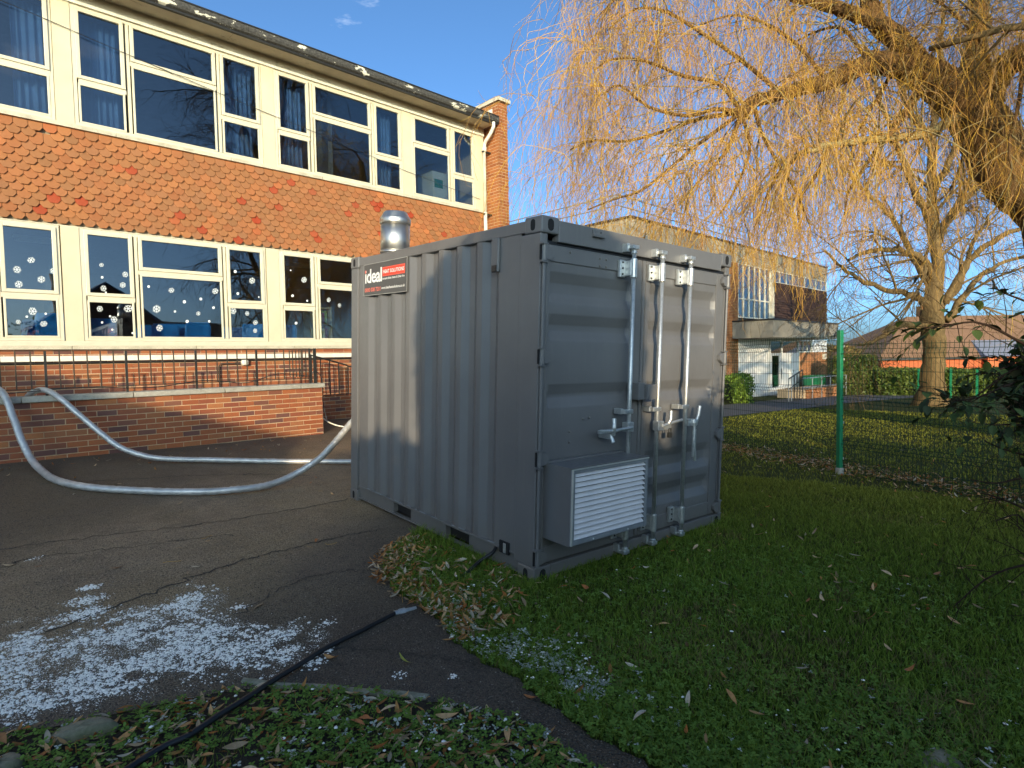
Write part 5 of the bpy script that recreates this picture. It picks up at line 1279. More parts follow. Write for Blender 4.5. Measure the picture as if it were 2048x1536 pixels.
def bare_tree(name, shift, label, seed, nums, mat, group='bare trees'):
    rs = np.random.RandomState(seed); E_ = empty(name, (shift[0], shift[1], shift[2])); tag(E_, label, 'tree')
    org = np.array(TD['T0'][0])
    rad = {'T0': [.68, .45, .38, .37, .40, .33, .22, .18, .15, .12, .09, .06, .03]}
    L_ = []; RR = []
    for k, pts in TD.items():
        q = np.array(pts) - org; rr = rad.get(k, [.15, .115, .09, .065, .04])
        Kc = 50 if k == 'T0' else 24
        P_ = smooth_path(q, Kc); P_[2:] += rs.normal(0, .03, P_[2:].shape); R_ = np.interp(np.linspace(0, 1, Kc), np.linspace(0, 1, len(rr)), rr)
        n_ = 14; mb = MB().tube(P_, R_, n_); V = np.array(mb.v); ctr = np.repeat(P_, n_, 0); kk = np.arange(len(V)) % n_
        V = ctr + (V - ctr) * (1 + .08 * np.sin(kk * 1.8 + .3) + rs.normal(0, .04, len(V)))[:, None]; mb.v = [tuple(v) for v in V]
        mb.build('trunk' if k == 'T0' else 'limb', mat, E_, smooth=True)
        L_.append(smooth_path(P_[int(Kc * .35) if k == 'T0' else 0:], 16)); RR.append(np.interp(np.linspace(.35 if k == 'T0' else 0, 1, 16), np.linspace(0, 1, len(rr)), rr))
    P1, R1 = np.array(L_), np.array(RR)
    Pa, Ra = spawn(P1, R1, nums[0], (1.5, 4.0), (30, 70), .25, 10, rs, rfac=.45, rcap=.07, up=.1)
    Pb, Rb = spawn(Pa, Ra, nums[1], (.8, 2.0), (25, 65), .45, 7, rs, rfac=.5, rcap=.03)
    Pc, Rc = spawn(Pb, Rb, nums[2], (.4, 1.3), (20, 60), .7, 6, rs, rfac=.6, rcap=.011)
    V, F = merge([tubes_np(Pa, Ra, 5), tubes_np(Pb, Rb, 4)]); tag(link('branches', mesh_np(V, F), mat, E_, smooth=True), kind='stuff')
    V, F = tubes_np(Pc, np.maximum(Rc, .0045), 3); tag(link('twigs', mesh_np(V, F), mat, E_), kind='stuff')
    return E_
TBARK = m_bark('olive_grey_bark', (.06, .04, .02), (.3, .2, .085), 9)
o0 = np.array(TD['T0'][0])
bt = bare_tree('bare_tree', (o0[0], o0[1], float(ground(o0[0], o0[1])) - .12), 'large bare tree with stout straight trunk on the far lawn before the hedge', 5, (110, 1100, 7000), TBARK)
# its neighbour behind the camera throws the forked shadow on the hall and shows in the windows
c2 = copy_tree(bt); c2.location = (8.6, -8.2, -.2); c2.rotation_euler = (0, 0, 2.1); tag(c2, 'large bare tree standing behind the camera to the right', 'tree')

# ---- leaf masses
LEAFM = m_attr('evergreen_leaf', .5, .3, .2)
def leaf_mass(name, pts_fn, n_, size, cols, mat, parent=None, rs=RS, kind=None, flat=.0):
    C_ = pts_fn(n_, rs); nrm = rs.normal(size=(n_, 3)); nrm /= np.linalg.norm(nrm, axis=1)[:, None]
    a = rs.normal(size=(n_, 3)); a -= (a * nrm).sum(1)[:, None] * nrm; a /= np.linalg.norm(a, axis=1)[:, None]; b = np.cross(nrm, a)
    s_ = rs.uniform(.6, 1.3, n_)[:, None] * size
    V = np.stack([C_ - a * s_, C_ - b * s_ * .45 + nrm * s_ * .12, C_ + a * s_, C_ + b * s_ * .45 + nrm * s_ * .12], 1).reshape(-1, 3)
    F = np.arange(n_ * 4).reshape(-1, 4)
    cols = np.array(cols); t_ = rs.rand(n_); ci = (t_ * (len(cols) - 1)); i_ = np.minimum(ci.astype(int), len(cols) - 2); f_ = (ci - i_)[:, None]
    c = cols[i_] * (1 - f_) + cols[i_ + 1] * f_
    o = link(name, mesh_np(V, F, np.repeat(c, 4, 0)), mat, parent)
    if kind: tag(o, kind=kind)
    return o
def box_pts(x0, x1, y0, y1, h0, h1, wob_=.12):
    def fn(n_, rs):
        x = rs.uniform(x0, x1, n_); y = rs.uniform(y0, y1, n_); h = rs.uniform(0, 1, n_)
        face = rs.rand(n_)
        y = np.where(face < .55, y0 + np.abs(rs.normal(0, wob_, n_)), y); h = np.where(face > .75, 1 + rs.normal(0, .05, n_), h)
        hh = h0 + (h1 - h0) * .5 * (1 + np.sin(x * .7) * .3 + np.sin(x * 2.1) * .15)
        hh = (h0 + h1) / 2 + (h1 - h0) / 2 * (np.sin(x * .9) * .6 + np.sin(x * 2.3) * .4)
        return np.stack([x, y, ground(x, y) + h * hh], -1)
    return fn
HG = [(.05, .085, .012), (.1, .15, .025), (.16, .2, .04), (.035, .06, .012)]
def hedge(label, ax, ay, bx, by, th, h0, h1, n_, cols=HG, size=.07, name='hedge'):
    L_ = math.hypot(bx - ax, by - ay); ang = math.atan2(by - ay, bx - ax); E_ = empty(name, (ax, ay, 0), ang); tag(E_, label, 'hedge')
    zg = float(ground((ax + bx) / 2, (ay + by) / 2))
    def fn(n_, rs):
        x = rs.uniform(0, L_, n_); y = rs.uniform(-th / 2, th / 2, n_); h = rs.uniform(0, 1, n_) ** .8; f_ = rs.rand(n_)
        y = np.where(f_ < .45, -th / 2 + rs.normal(0, .07, n_) + .05 * np.sin(x * 5 + h * 9), np.where(f_ < .6, th / 2 + rs.normal(0, .07, n_), y)); h = np.where(f_ > .78, 1 + rs.normal(0, .04, n_), h)
        hh = (h0 + h1) / 2 + (h1 - h0) / 2 * (np.sin(x * .9) * .6 + np.sin(x * 2.3) * .4)
        return np.stack([x, y, zg + h * hh], -1)
    leaf_mass('foliage', fn, n_, size, cols, LEAFM, E_, np.random.RandomState(int(L_ * 10)))
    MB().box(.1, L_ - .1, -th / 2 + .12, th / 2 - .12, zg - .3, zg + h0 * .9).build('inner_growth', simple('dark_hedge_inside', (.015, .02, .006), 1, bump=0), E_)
    return E_
p0 = HP(1745, 0, 33); p1 = HP(2260, 0, 31)
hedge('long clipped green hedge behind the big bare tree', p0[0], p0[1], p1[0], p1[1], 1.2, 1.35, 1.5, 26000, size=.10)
p0 = HP(1668, 0, 34.5); p1 = HP(1752, 0, 33.5)
hedge('taller rounded green hedge just right of the hall', p0[0], p0[1], p1[0], p1[1], 1.6, 1.9, 2.1, 9000, size=.10, name='tall_hedge')
p0 = HP(1452, 0, 25); p1 = HP(1492, 0, 25.4)
hedge('small bright green shrub at the foot of the hall wall beside the container', p0[0], p0[1], p1[0], p1[1], .8, .9, 1.2, 2600, cols=[(.12, .2, .02), (.2, .3, .04), (.08, .14, .02)], size=.07, name='shrub')
p0 = HP(1655, 0, 40); p1 = HP(1690, 0, 41)
hedge('ochre winter shrub beyond the hall corner', p0[0], p0[1], p1[0], p1[1], 2.0, 2.4, 3.0, 3000, cols=[(.2, .15, .04), (.3, .22, .08), (.14, .1, .03)], size=.09, name='shrub')
# far green fence posts against the hedge
for k, px in enumerate((1838, 1902, 1955)):
    q = HP(px, 0, 29.5); z0 = float(ground(q[0], q[1])); r_ = MB().box(-.05, .05, -.05, .05, z0, z0 + 1.45).build('far_fence_post', GREENP); r_.location = (q[0], q[1], 0)
    tag(r_, ('green post against the hedge just left of the big trunk', 'green post against the hedge just right of the big trunk', 'green post against the hedge furthest right of the three')[k], 'fence post', 'green posts in front of the hedge')

# ---- unseen evergreen and hedges added behind the camera to shade the container and lawn
def shade_conifer():
    x, y = SP(.02, -8.0); E_ = empty('shade_evergreen', (x, y, -.3)); tag(E_, 'unseen narrow evergreen tree added behind the camera to shade the container', 'tree')
    top = 2.62 + 8 * TE + .3
    def fn(n_, rs):
        h = rs.uniform(0, 1, n_); a = rs.uniform(0, 6.283, n_); r = (.93 - .25 * np.clip((h - .9) / .1, 0, 1) ** 2) * np.where(h > .97, rs.uniform(0, 1, n_), rs.uniform(.85, 1.05, n_))
        return np.stack([r * np.cos(a), r * np.sin(a), h * top], -1)
    leaf_mass('foliage', fn, 14000, .08, HG, LEAFM, E_, np.random.RandomState(3))
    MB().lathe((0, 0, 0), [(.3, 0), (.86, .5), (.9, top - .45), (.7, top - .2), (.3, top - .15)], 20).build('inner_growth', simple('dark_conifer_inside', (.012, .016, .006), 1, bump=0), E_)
    MB().tube([(0, 0, 0), (0, 0, 1)], .12, 8).build('trunk', TBARK, E_)
shade_conifer()
x0, y0 = SP(-4.2, -10); x1, y1 = SP(1.3, -10)
def boundary(label, u0, u1, s_, v0, v1, dens, name='shade_hedge', solid=True):  # unseen added hedge, its height set by the shade edge it casts
    a = SP(u0, s_); b = SP(u1, s_); E_ = empty(name, (a[0], a[1], 0), sa); tag(E_, label, 'hedge'); L_ = u1 - u0
    za, zb = v0 - s_ * TE, v1 - s_ * TE
    def fn(n_, rs):
        x = rs.uniform(0, L_, n_); h = rs.uniform(0, 1, n_); zt = za + (zb - za) * x / L_ + .12 * np.sin(x * 2.7) + .07 * np.sin(x * 6.1)
        return np.stack([x, rs.uniform(-.5, .5, n_), np.where(rs.rand(n_) < .35, zt * (1 + rs.normal(0, .02, n_)), zt * h)], -1)
    leaf_mass('foliage', fn, int(dens * L_), .09, HG, LEAFM, E_, np.random.RandomState(int(L_ * 7)))
    if solid:
        n_ = 30; V = []
        for i in range(n_ + 1):
            x = L_ * i / n_; zt = za + (zb - za) * x / L_ + .12 * math.sin(x * 2.7) - .12
            V += [(x, -.4, -.6), (x, -.4, zt), (x, .4, zt), (x, .4, -.6)]
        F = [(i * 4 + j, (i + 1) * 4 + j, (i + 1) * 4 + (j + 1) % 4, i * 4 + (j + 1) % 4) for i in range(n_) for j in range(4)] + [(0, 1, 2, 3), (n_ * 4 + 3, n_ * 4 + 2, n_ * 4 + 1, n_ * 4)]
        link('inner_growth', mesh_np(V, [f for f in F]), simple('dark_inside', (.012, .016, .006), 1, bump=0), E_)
boundary('unseen clipped hedge added behind the camera for its shade', -4.6, 1.35, -10, .92, .92, 900)
boundary('unseen rougher hedge added behind the camera to the right for its shade', 1.3, 4.0, -10.6, 1.05, 1.35, 900)
boundary('unseen shrub added behind the camera to shade the fence post', 3.7, 5.1, -11.0, 1.65, 1.65, 900)  # added to keep the lower fence post in shade
boundary('unseen low hedge added far right behind the camera to shade the lawn', 4.0, 26.0, -11.5, 1.05, .6, 400)
boundary('unseen ragged line of shrubs added behind the camera to dapple the lawn', 4.0, 26.0, -16, 1.5, 1.1, 70, solid=False)

# ---- dark bush at the right edge of the frame
bush = empty('bush', (1.25, -3.0, -.15)); bpy.context.view_layer.update(); tag(bush, 'dark broad leaved bush with bare twigs reaching in from the right edge', 'bush'); bush.location = (0, 0, 0)
rb = np.random.RandomState(21)
BTW = m_bark('dark_bush_stem', (.03, .018, .012), (.09, .055, .035), 30)
def px3(x, y, d_): return CAM_C + (CF + (x - 1024) / 1190.27 * CR - (y - 768) / 1190.27 * CU) * d_
BD = {'b1':[[1.47,-2.92,1.07],[0.95,-2.67,1.51],[0.69,-2.54,1.65],[0.56,-2.41,1.74],[0.45,-2.31,1.73],[0.37,-2.23,1.72]],'b2':[[1.47,-2.92,1.07],[0.81,-2.68,1.37],[0.55,-2.56,1.46],[0.35,-2.44,1.4],[0.17,-2.34,1.39]],'b3':[[1.48,-2.91,1.33],[1.15,-2.71,1.7],[1.01,-2.57,1.83],[0.95,-2.44,1.91],[0.93,-2.41,1.97]],'b4':[[1.32,-2.92,0.97],[0.87,-2.68,1.15],[0.69,-2.57,1.25],[0.45,-2.48,1.27]],'b5':[[1.47,-2.91,1.2],[1.24,-2.67,1.52],[1.05,-2.55,1.55],[0.85,-2.43,1.5],[0.74,-2.33,1.48]],'b6':[[1.33,-2.91,1.22],[1.12,-2.7,1.45],[0.96,-2.54,1.53],[0.73,-2.39,1.39],[0.56,-2.3,1.29]],'t1':[[1.31,-2.92,0.79],[1.11,-2.73,0.88],[0.89,-2.57,0.97],[0.71,-2.47,0.96],[0.62,-2.38,0.98]],'t2':[[1.16,-2.92,0.67],[0.92,-2.68,0.76],[0.72,-2.55,0.86],[0.57,-2.48,0.92],[0.52,-2.43,0.94]],'t3':[[1.46,-2.92,0.87],[1.24,-2.7,1.0],[1.09,-2.56,1.05],[0.93,-2.47,1.1],[0.8,-2.41,1.15]],'t4':[[1.01,-2.93,0.54],[0.71,-2.7,0.61],[0.51,-2.58,0.63],[0.4,-2.47,0.57],[0.22,-2.38,0.47]],'t5':[[1.0,-2.93,0.42],[0.81,-2.73,0.54],[0.69,-2.61,0.71],[0.65,-2.56,0.83],[0.5,-2.49,0.82]],'t6':[[1.59,-2.93,0.63],[1.38,-2.72,0.79],[1.28,-2.6,1.07],[1.19,-2.5,1.18],[1.04,-2.44,1.08]],'root':[[1.31,-2.92,0.84]]}
root = np.array([1.25, -3.35, -.16])
def broadleaf(cols):
    n_ = 9; V = []; 
    t_ = np.linspace(0, 1, n_); wd = .30 * np.sin(np.pi * t_ ** .85) ** .75 * (1 + .06 * np.cos(t_ * 40)); dr_ = -.18 * t_ ** 2
    for a, b, c_ in zip(t_, wd, dr_): V += [(-b, a, c_ + .12 * b / .3), (0, a, c_), (b, a, c_ + .12 * b / .3)]
    F = [(i * 3 + j, i * 3 + j + 1, (i + 1) * 3 + j + 1, (i + 1) * 3 + j) for i in range(n_ - 1) for j in range(2)]
    return mesh_np(V, F)
BLF = []
for k, c_ in enumerate([(.03, .05, .012), (.055, .08, .02), (.02, .03, .01)]):
    M_ = Mat('dark_broad_leaf_%d' % k if False else ('dark_broad_leaf', 'mid_broad_leaf', 'deep_broad_leaf')[k]); M_.color(M_.ramp(M_.noise(20, 3), [(.3, c_), (.7, tuple(x * 1.5 for x in c_))])).rough(.6); M_.b.inputs['Specular IOR Level'].default_value = .2
    me = broadleaf(0); me.materials.append(M_.m); BLF.append(me)
stems = []
for k, pts in BD.items():
    if k == 'root': continue
    q = smooth_path([tuple(root + rb.normal(0, .05, 3)), tuple((root + np.array(pts[0])) / 2 + [0.1, -.05, -.1])] + pts, 20)
    stems.append(q)
    MB().tube(q, np.linspace(.012, .0025, 20), 6).build('stem', BTW, bush, smooth=True)
SP_, SR_ = np.array(stems), np.tile(np.linspace(.011, .0025, 20), (len(stems), 1))
leafy = [i for i, k in enumerate([k for k in BD if k != 'root']) if k[0] == 'b']
Pt, Rt = spawn(SP_, SR_, 110, (.12, .45), (25, 75), .1, 8, rb, rfac=.5, tr=(.4, 1), wig=.5, rend=.35)
Pu, Ru = spawn(Pt, Rt, 160, (.06, .22), (25, 75), .1, 5, rb, rfac=.6, wig=.5)
V, F = merge([tubes_np(Pt, Rt, 4), tubes_np(Pu, Ru, 3)]); tag(link('twigs', mesh_np(V, F), BTW, bush), kind='stuff')
Pl, Rl = spawn(SP_[leafy], SR_[leafy], 60, (.1, .38), (25, 75), .15, 8, rb, rfac=.5, tr=(.5, 1), wig=.3)
V, F = tubes_np(Pl, Rl, 4); tag(link('leafy_twigs', mesh_np(V, F), BTW, bush), kind='stuff')
cand = []
for P_ in list(Pl) + [s_[8:] for s_ in SP_[leafy]]:
    K_ = len(P_)
    for k in np.linspace(1, K_ - 1, 6 if K_ < 10 else 9).astype(int): cand.append((P_[k], P_[k] - P_[k - 1]))
rb.shuffle(cand)
for i, (p_, t_) in enumerate(cand[:300]):
    o = bpy.data.objects.new('leaf', BLF[i % 3]); COL.objects.link(o); o.parent = bush; o.location = tuple(p_)
    d_ = Vector(tuple(t_)).normalized() + Vector(tuple(rb.normal(0, .7, 3))); d_.z -= .15; o.rotation_euler = d_.to_track_quat('Y', 'Z').to_euler()
    s_ = rb.uniform(.038, .07); o.scale = (s_, s_, s_)
BG_ = [(.02, .04, .01), (.05, .085, .02), (.08, .07, .03)]
def bfn(n_, rs):
    c_ = np.array([1.14, -2.76, 1.42]); q = rs.normal(size=(n_, 3)); q /= np.linalg.norm(q, axis=1)[:, None]
    return c_ + q * rs.uniform(.2, 1, n_)[:, None] ** .5 * np.array([.42, .34, .36])
leaf_mass('inner_leaves', bfn, 4200, .034, BG_, LEAFM, bush, rb, 'stuff')
# extra small leaved sprays at the upper right
# ================================================================== GRASS, CLOVER, LEAVES, FROST
rg = np.random.RandomState(99)
CMI = np.array(CM.to_3x3()).T
def in_container(x, y, m=.03):
    lx = CMI[0, 0] * x + CMI[0, 1] * y; ly = CMI[1, 0] * x + CMI[1, 1] * y
    return (lx > -m) & (lx < CW + m) & (ly > -m) & (ly < CL + m)
def sample_view(n_, r0, r1, power=1.0):
    """positions on the ground around the viewpoint, thicker nearby"""
    r = (r0 ** power + rg.rand(n_) * (r1 ** power - r0 ** power)) ** (1 / power)
    a = math.atan2(CF[1], CF[0]) + rg.uniform(-.86, .86, n_)
    return CAM_C[0] + r * np.cos(a), CAM_C[1] + r * np.sin(a), r
def vnoise(x, y, sc, seed=0):
    """cheap smooth value noise 0..1"""
    def h(i, j): 
        v = np.sin(i * 127.1 + j * 311.7 + seed * 74.7) * 43758.5453; return v - np.floor(v)
    x = x * sc; y = y * sc; i = np.floor(x); j = np.floor(y); f = x - i; g_ = y - j; f = f * f * (3 - 2 * f); g_ = g_ * g_ * (3 - 2 * g_)
    return (h(i, j) * (1 - f) + h(i + 1, j) * f) * (1 - g_) + (h(i, j + 1) * (1 - f) + h(i + 1, j + 1) * f) * g_
def fbm(x, y, sc, seed=0): return .5 * vnoise(x, y, sc, seed) + .3 * vnoise(x, y, sc * 2.3, seed + 1) + .2 * vnoise(x, y, sc * 5.1, seed + 2)
def is_lawn(x, y): return (x > xb(y)) & ~in_container(x, y, .0) & (y < 5.0 + np.clip(x - 6, 0, 100) * .0) | ((x > 7) & (y < 5.3))
def is_verge(x, y): return x < xl(y)
def blades(x, y, r, hs, wd, colfn, name, lean=.5):
    n_ = len(x); z = ground(x, y); h = hs; a = rg.uniform(0, 6.283, n_); ln = rg.uniform(.15, lean, n_) * h
    dx, dy = np.cos(a) * ln, np.sin(a) * ln; b = rg.uniform(0, 6.283, n_); wx, wy = np.cos(b) * wd / 2, np.sin(b) * wd / 2
    V = np.stack([np.stack([x - wx, y - wy, z], -1), np.stack([x + wx, y + wy, z], -1), np.stack([x + dx * .35 - wx * .8, y + dy * .35 - wy * .8, z + h * .55], -1), np.stack([x + dx * .35 + wx * .8, y + dy * .35 + wy * .8, z + h * .55], -1), np.stack([x + dx, y + dy, z + h * rg.uniform(.7, 1, n_)], -1)], 1)
    o5 = np.arange(n_)[:, None, None] * 5; F = (o5 + np.array([[0, 1, 3], [0, 3, 2], [2, 3, 4]])[None]).reshape(-1, 3)
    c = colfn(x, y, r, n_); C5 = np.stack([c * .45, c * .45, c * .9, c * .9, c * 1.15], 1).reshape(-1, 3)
    return tag(link(name, mesh_np(V.reshape(-1, 3), F, C5), VCOL), kind='stuff')
def gcol(x, y, r, n_):
    a = fbm(x, y, .9, 3)[:, None]; b = rg.rand(n_, 1)
    far = ss(4.5, 9, r)[:, None]
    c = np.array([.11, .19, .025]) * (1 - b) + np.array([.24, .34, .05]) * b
    tone_shift = (a > .58) * (rg.rand(n_, 1) < .35) + (rg.rand(n_, 1) < .05)  # dry straw blades
    c = np.where(tone_shift > 0, np.array([.2, .165, .07]), c); c = c * (.75 + .5 * a)
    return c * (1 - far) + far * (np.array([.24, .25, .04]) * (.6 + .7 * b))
x, y, r = sample_view(400000, 1.3, 8.5, 1.1); k = is_lawn(x, y); x, y, r = x[k], y[k], r[k]
k = rg.rand(len(x)) < (.45 + .8 * fbm(x, y, 1.4, 8)); x, y, r = x[k], y[k], r[k]
hs = (.036 + .044 * fbm(x, y, 1.7, 5)) * rg.uniform(.5, 1.25, len(x)); 
edge_c = in_container(x, y, .16); hs = hs * np.where(edge_c, 1.7, 1)
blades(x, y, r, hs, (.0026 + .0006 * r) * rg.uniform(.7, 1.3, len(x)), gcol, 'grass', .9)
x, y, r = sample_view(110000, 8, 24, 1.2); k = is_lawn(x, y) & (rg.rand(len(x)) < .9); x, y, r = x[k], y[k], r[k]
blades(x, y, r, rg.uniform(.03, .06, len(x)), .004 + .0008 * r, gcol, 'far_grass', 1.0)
# grass on the verge
x, y, r = sample_view(60000, 1.2, 5, 1.0); k = is_verge(x, y) & (fbm(x, y, 3, 6) > .5); x, y, r = x[k], y[k], r[k]
blades(x, y, r, rg.uniform(.02, .055, len(x)), rg.uniform(.002, .004, len(x)), gcol, 'verge_grass', 1.1)

# clover and small weeds: trefoil leaflets on the ground
def clover(x, y, r, name, frost_fn):
    n_ = len(x); z = ground(x, y) + rg.uniform(.012, .04, n_); s_ = rg.uniform(.006, .013, n_)
    a0 = rg.uniform(0, 6.283, n_); V = []; C_ = []
    b = rg.rand(n_, 1); col = np.array([.11, .19, .035]) * (1 - b) + np.array([.2, .31, .06]) * b
    fr = frost_fn(x, y)[:, None]; isf = rg.rand(n_, 1) < fr; col = np.where(isf, np.array([.5, .52, .44]) * (.6 + .6 * b), col)
    tx, ty = rg.normal(0, .25, n_), rg.normal(0, .25, n_)
    Vs = []
    for q in range(3):
        a = a0 + q * 2.094; ca, sa_ = np.cos(a), np.sin(a)
        for (u, v) in ((0, 0), (.7, -.55), (1.5, -.3), (1.5, .3), (.7, .55)):
            dx = (u * ca - v * sa_) * s_; dy = (u * sa_ + v * ca) * s_
            Vs.append(np.stack([x + dx, y + dy, z + tx * dx + ty * dy - .15 * abs(v) * s_], -1))
    V = np.stack(Vs, 1).reshape(-1, 3); F = (np.arange(n_ * 3)[:, None] * 5 + np.arange(5)[None])
    tag(link(name, mesh_np(V, F, np.repeat(col, 15, 0)), VCOL), kind='stuff')
def frost_lawn(x, y):
    d_ = x - xb(y); f = np.exp(-((d_ - .16) / .17) ** 2) * ss(.7, .2, y + 0 * x) if False else np.exp(-((d_ - .18) / .22) ** 2)
    f = f * (1 - ss(.15, .5, y)) * ss(-1.75, -1.0, y) * (fbm(x, y, 2.8, 15) > .46) * .75
    return np.clip(f, 0, .8) + .012
x, y, r = sample_view(90000, 1.3, 5.5, .9); k = is_lawn(x, y) & (rg.rand(len(x)) < np.clip(1.3 * fbm(x, y, 1.1, 21) - .42 + .7 * np.exp(-((x - xb(y)) / .7) ** 2), 0, 1)); x, y, r = x[k], y[k], r[k]
clover(x, y, r, 'clover', frost_lawn)
x, y, r = sample_view(60000, 1.2, 4.6, .9); k = is_verge(x, y) & (rg.rand(len(x)) < np.clip(1.9 * fbm(x, y, 2.2, 31) - .25, 0, 1)); x, y, r = x[k], y[k], r[k]
clover(x, y, r, 'verge_clover', lambda x, y: .10 * (fbm(x, y, 3.5, 40) > .5) + .03)

# frost: granular clumps lying on the asphalt in streaks
SNP = np.array([(-4.5, 2.1), (-4.0, 2.35), (-3.3, 1.95), (-2.78, 1.58), (-2.43, 1.36), (-2.09, 1.29), (-1.85, 1.42), (-1.74, 1.5), (-1.77, 1.32), (-1.9, 1.05), (-1.79, .74), (-1.5, .56), (-1.52, .34), (-1.72, .14), (-1.95, .2), (-2.19, .42), (-2.45, .42), (-2.75, .5), (-3.3, .95), (-3.9, 1.4), (-4.4, 1.75)])
def in_poly(x, y, P):
    c = np.zeros(len(x), bool)
    for i in range(len(P)):
        x1, y1 = P[i]; x2, y2 = P[i - 1]
        c ^= ((y1 > y) != (y2 > y)) & (x < (x2 - x1) * (y - y1) / (y2 - y1 + 1e-12) + x1)
    return c
def poly_dist(x, y, P):
    d_ = np.full(len(x), 9.)
    for i in range(len(P)):
        a, b = P[i - 1], P[i]; ab = b - a; t_ = np.clip(((x - a[0]) * ab[0] + (y - a[1]) * ab[1]) / (ab @ ab), 0, 1)
        d_ = np.minimum(d_, np.hypot(x - a[0] - t_ * ab[0], y - a[1] - t_ * ab[1]))
    return d_
def clumps(x, y, z, s_, name, mat, flat=.45):
    n_ = len(x); K_ = 6; a = np.arange(K_) * 2 * math.pi / K_
    rr = s_[:, None] * rg.uniform(.6, 1.25, (n_, K_)); ro = rg.uniform(0, 1, n_)[:, None]
    ring = np.stack([x[:, None] + rr * np.cos(a + ro), y[:, None] + rr * np.sin(a + ro), np.repeat(z[:, None], K_, 1)], -1)
    r2 = ring.copy(); r2[:, :, 0] = x[:, None] + (ring[:, :, 0] - x[:, None]) * .65; r2[:, :, 1] = y[:, None] + (ring[:, :, 1] - y[:, None]) * .65; r2[:, :, 2] += (s_ * flat)[:, None] * rg.uniform(.6, 1.1, (n_, K_))
    top = np.stack([x, y, z + s_ * flat * 1.25], -1)[:, None]
    V = np.concatenate([ring, r2, top], 1).reshape(-1, 3); o_ = np.arange(n_)[:, None, None] * 13
    T_ = []
    for i in range(K_):
        j = (i + 1) % K_; T_ += [[i, j, 6 + j], [i, 6 + j, 6 + i], [6 + i, 6 + j, 12]]
    tag(link(name, mesh_np(V, (o_ + np.array(T_)[None]).reshape(-1, 3)), mat), kind='stuff')
n_ = 210000; x = rg.uniform(-4.6, -1.3, n_); y = rg.uniform(0, 2.4, n_)
ins = in_poly(x, y, SNP); dd = poly_dist(x, y, SNP) * np.where(ins, 1, -1)
# streaks run across the slope
ca, sa_ = math.cos(-.62), math.sin(-.62); u = x * ca + y * sa_; v = -x * sa_ + y * ca
dens = .45 * fbm(u, v * 2.6, 2.0, 51) + .55 * fbm(x, y, 9, 61)
keep = rg.rand(n_) < np.clip(((dens - .42) * 4.0 + np.clip(dd, -.2, .2) * 1.2) * (.35 + 1.2 * (vnoise(x, y, 42, 77) > .5)), 0, .95) * (dd > -.10)
keep &= ~((dd < 0) & (rg.rand(n_) < .85))
x, y = x[keep], y[keep]; s_ = np.clip(rg.lognormal(-5.6, .5, len(x)), .0015, .013)
clumps(x, y, ground(x, y) + .007, s_, 'frost', FROST)
# fine dusting between and around the clumps
n_ = 260000; x = rg.uniform(-4.6, -1.3, n_); y = rg.uniform(-.05, 2.4, n_)
dd = poly_dist(x, y, SNP) * np.where(in_poly(x, y, SNP), 1, -1); dens = .5 * fbm(x * ca + y * sa_, (-x * sa_ + y * ca) * 2.6, 2.0, 51) + .5 * fbm(x, y, 9, 61)
k = rg.rand(n_) < np.clip((dens - .36) * 1.6 + dd * 1.4, 0, .45) * (dd > -.16); x, y = x[k], y[k]
clumps(x, y, ground(x, y) + .0065, np.clip(rg.lognormal(-6.5, .4, len(x)), .0008, .003), 'frost_dusting', FROST, .5)
# scattered frost patches
xs_, ys_, ss_ = [], [], []
for cx, cy, rad, n_ in ((-2.34, 1.72, .05, 300), (-2.3, 1.95, .03, 160), (-2.38, 1.5, .06, 420), (-1.62, .05, .035, 90), (-1.5, .12, .02, 40), (-1.66, .98, .03, 60), (-1.35, -.35, .02, 25), (-1.16, -.55, .015, 20), (-2.5, 2.85, .03, 30), (-1.36, .42, .03, 50)):
    xs_.append(cx + rg.normal(0, rad, n_)); ys_.append(cy + rg.normal(0, rad * .8, n_)); ss_.append(np.clip(rg.lognormal(-5.4, .4, n_), .002, .012))
x, y, s_ = map(np.concatenate, (xs_, ys_, ss_)); clumps(x, y, ground(x, y) + .007, s_, 'frost_patch', FROST)
# frost caps on the lawn edge and verge
x, y, r = sample_view(26000, 1.3, 4.6, 1.0); f = frost_lawn(x, y); k = is_lawn(x, y) & (rg.rand(len(x)) < f * .55) | (is_verge(x, y) & (rg.rand(len(x)) < .035) & (fbm(x, y, 3.5, 40) > .47))
x, y = x[k], y[k]; clumps(x, y, ground(x, y) + rg.uniform(.02, .045, len(x)), np.clip(rg.lognormal(-5.2, .4, len(x)), .003, .011), 'frost_on_plants', FROST, .4)
# grit on the asphalt
x, y, r = sample_view(60000, 1.2, 6, 1.0); k = ~is_lawn(x, y) & ~is_verge(x, y) & ~in_container(x, y); x, y = x[k], y[k]
GRIT = m_island('asphalt_grit', [(0, (.03, .028, .025)), (.6, (.09, .08, .065)), (.9, (.2, .17, .13)), (1, (.35, .3, .24))], .9)
clumps(x, y, ground(x, y) + .006, rg.uniform(.0012, .0048, len(x)), 'loose_grit', GRIT, .6)

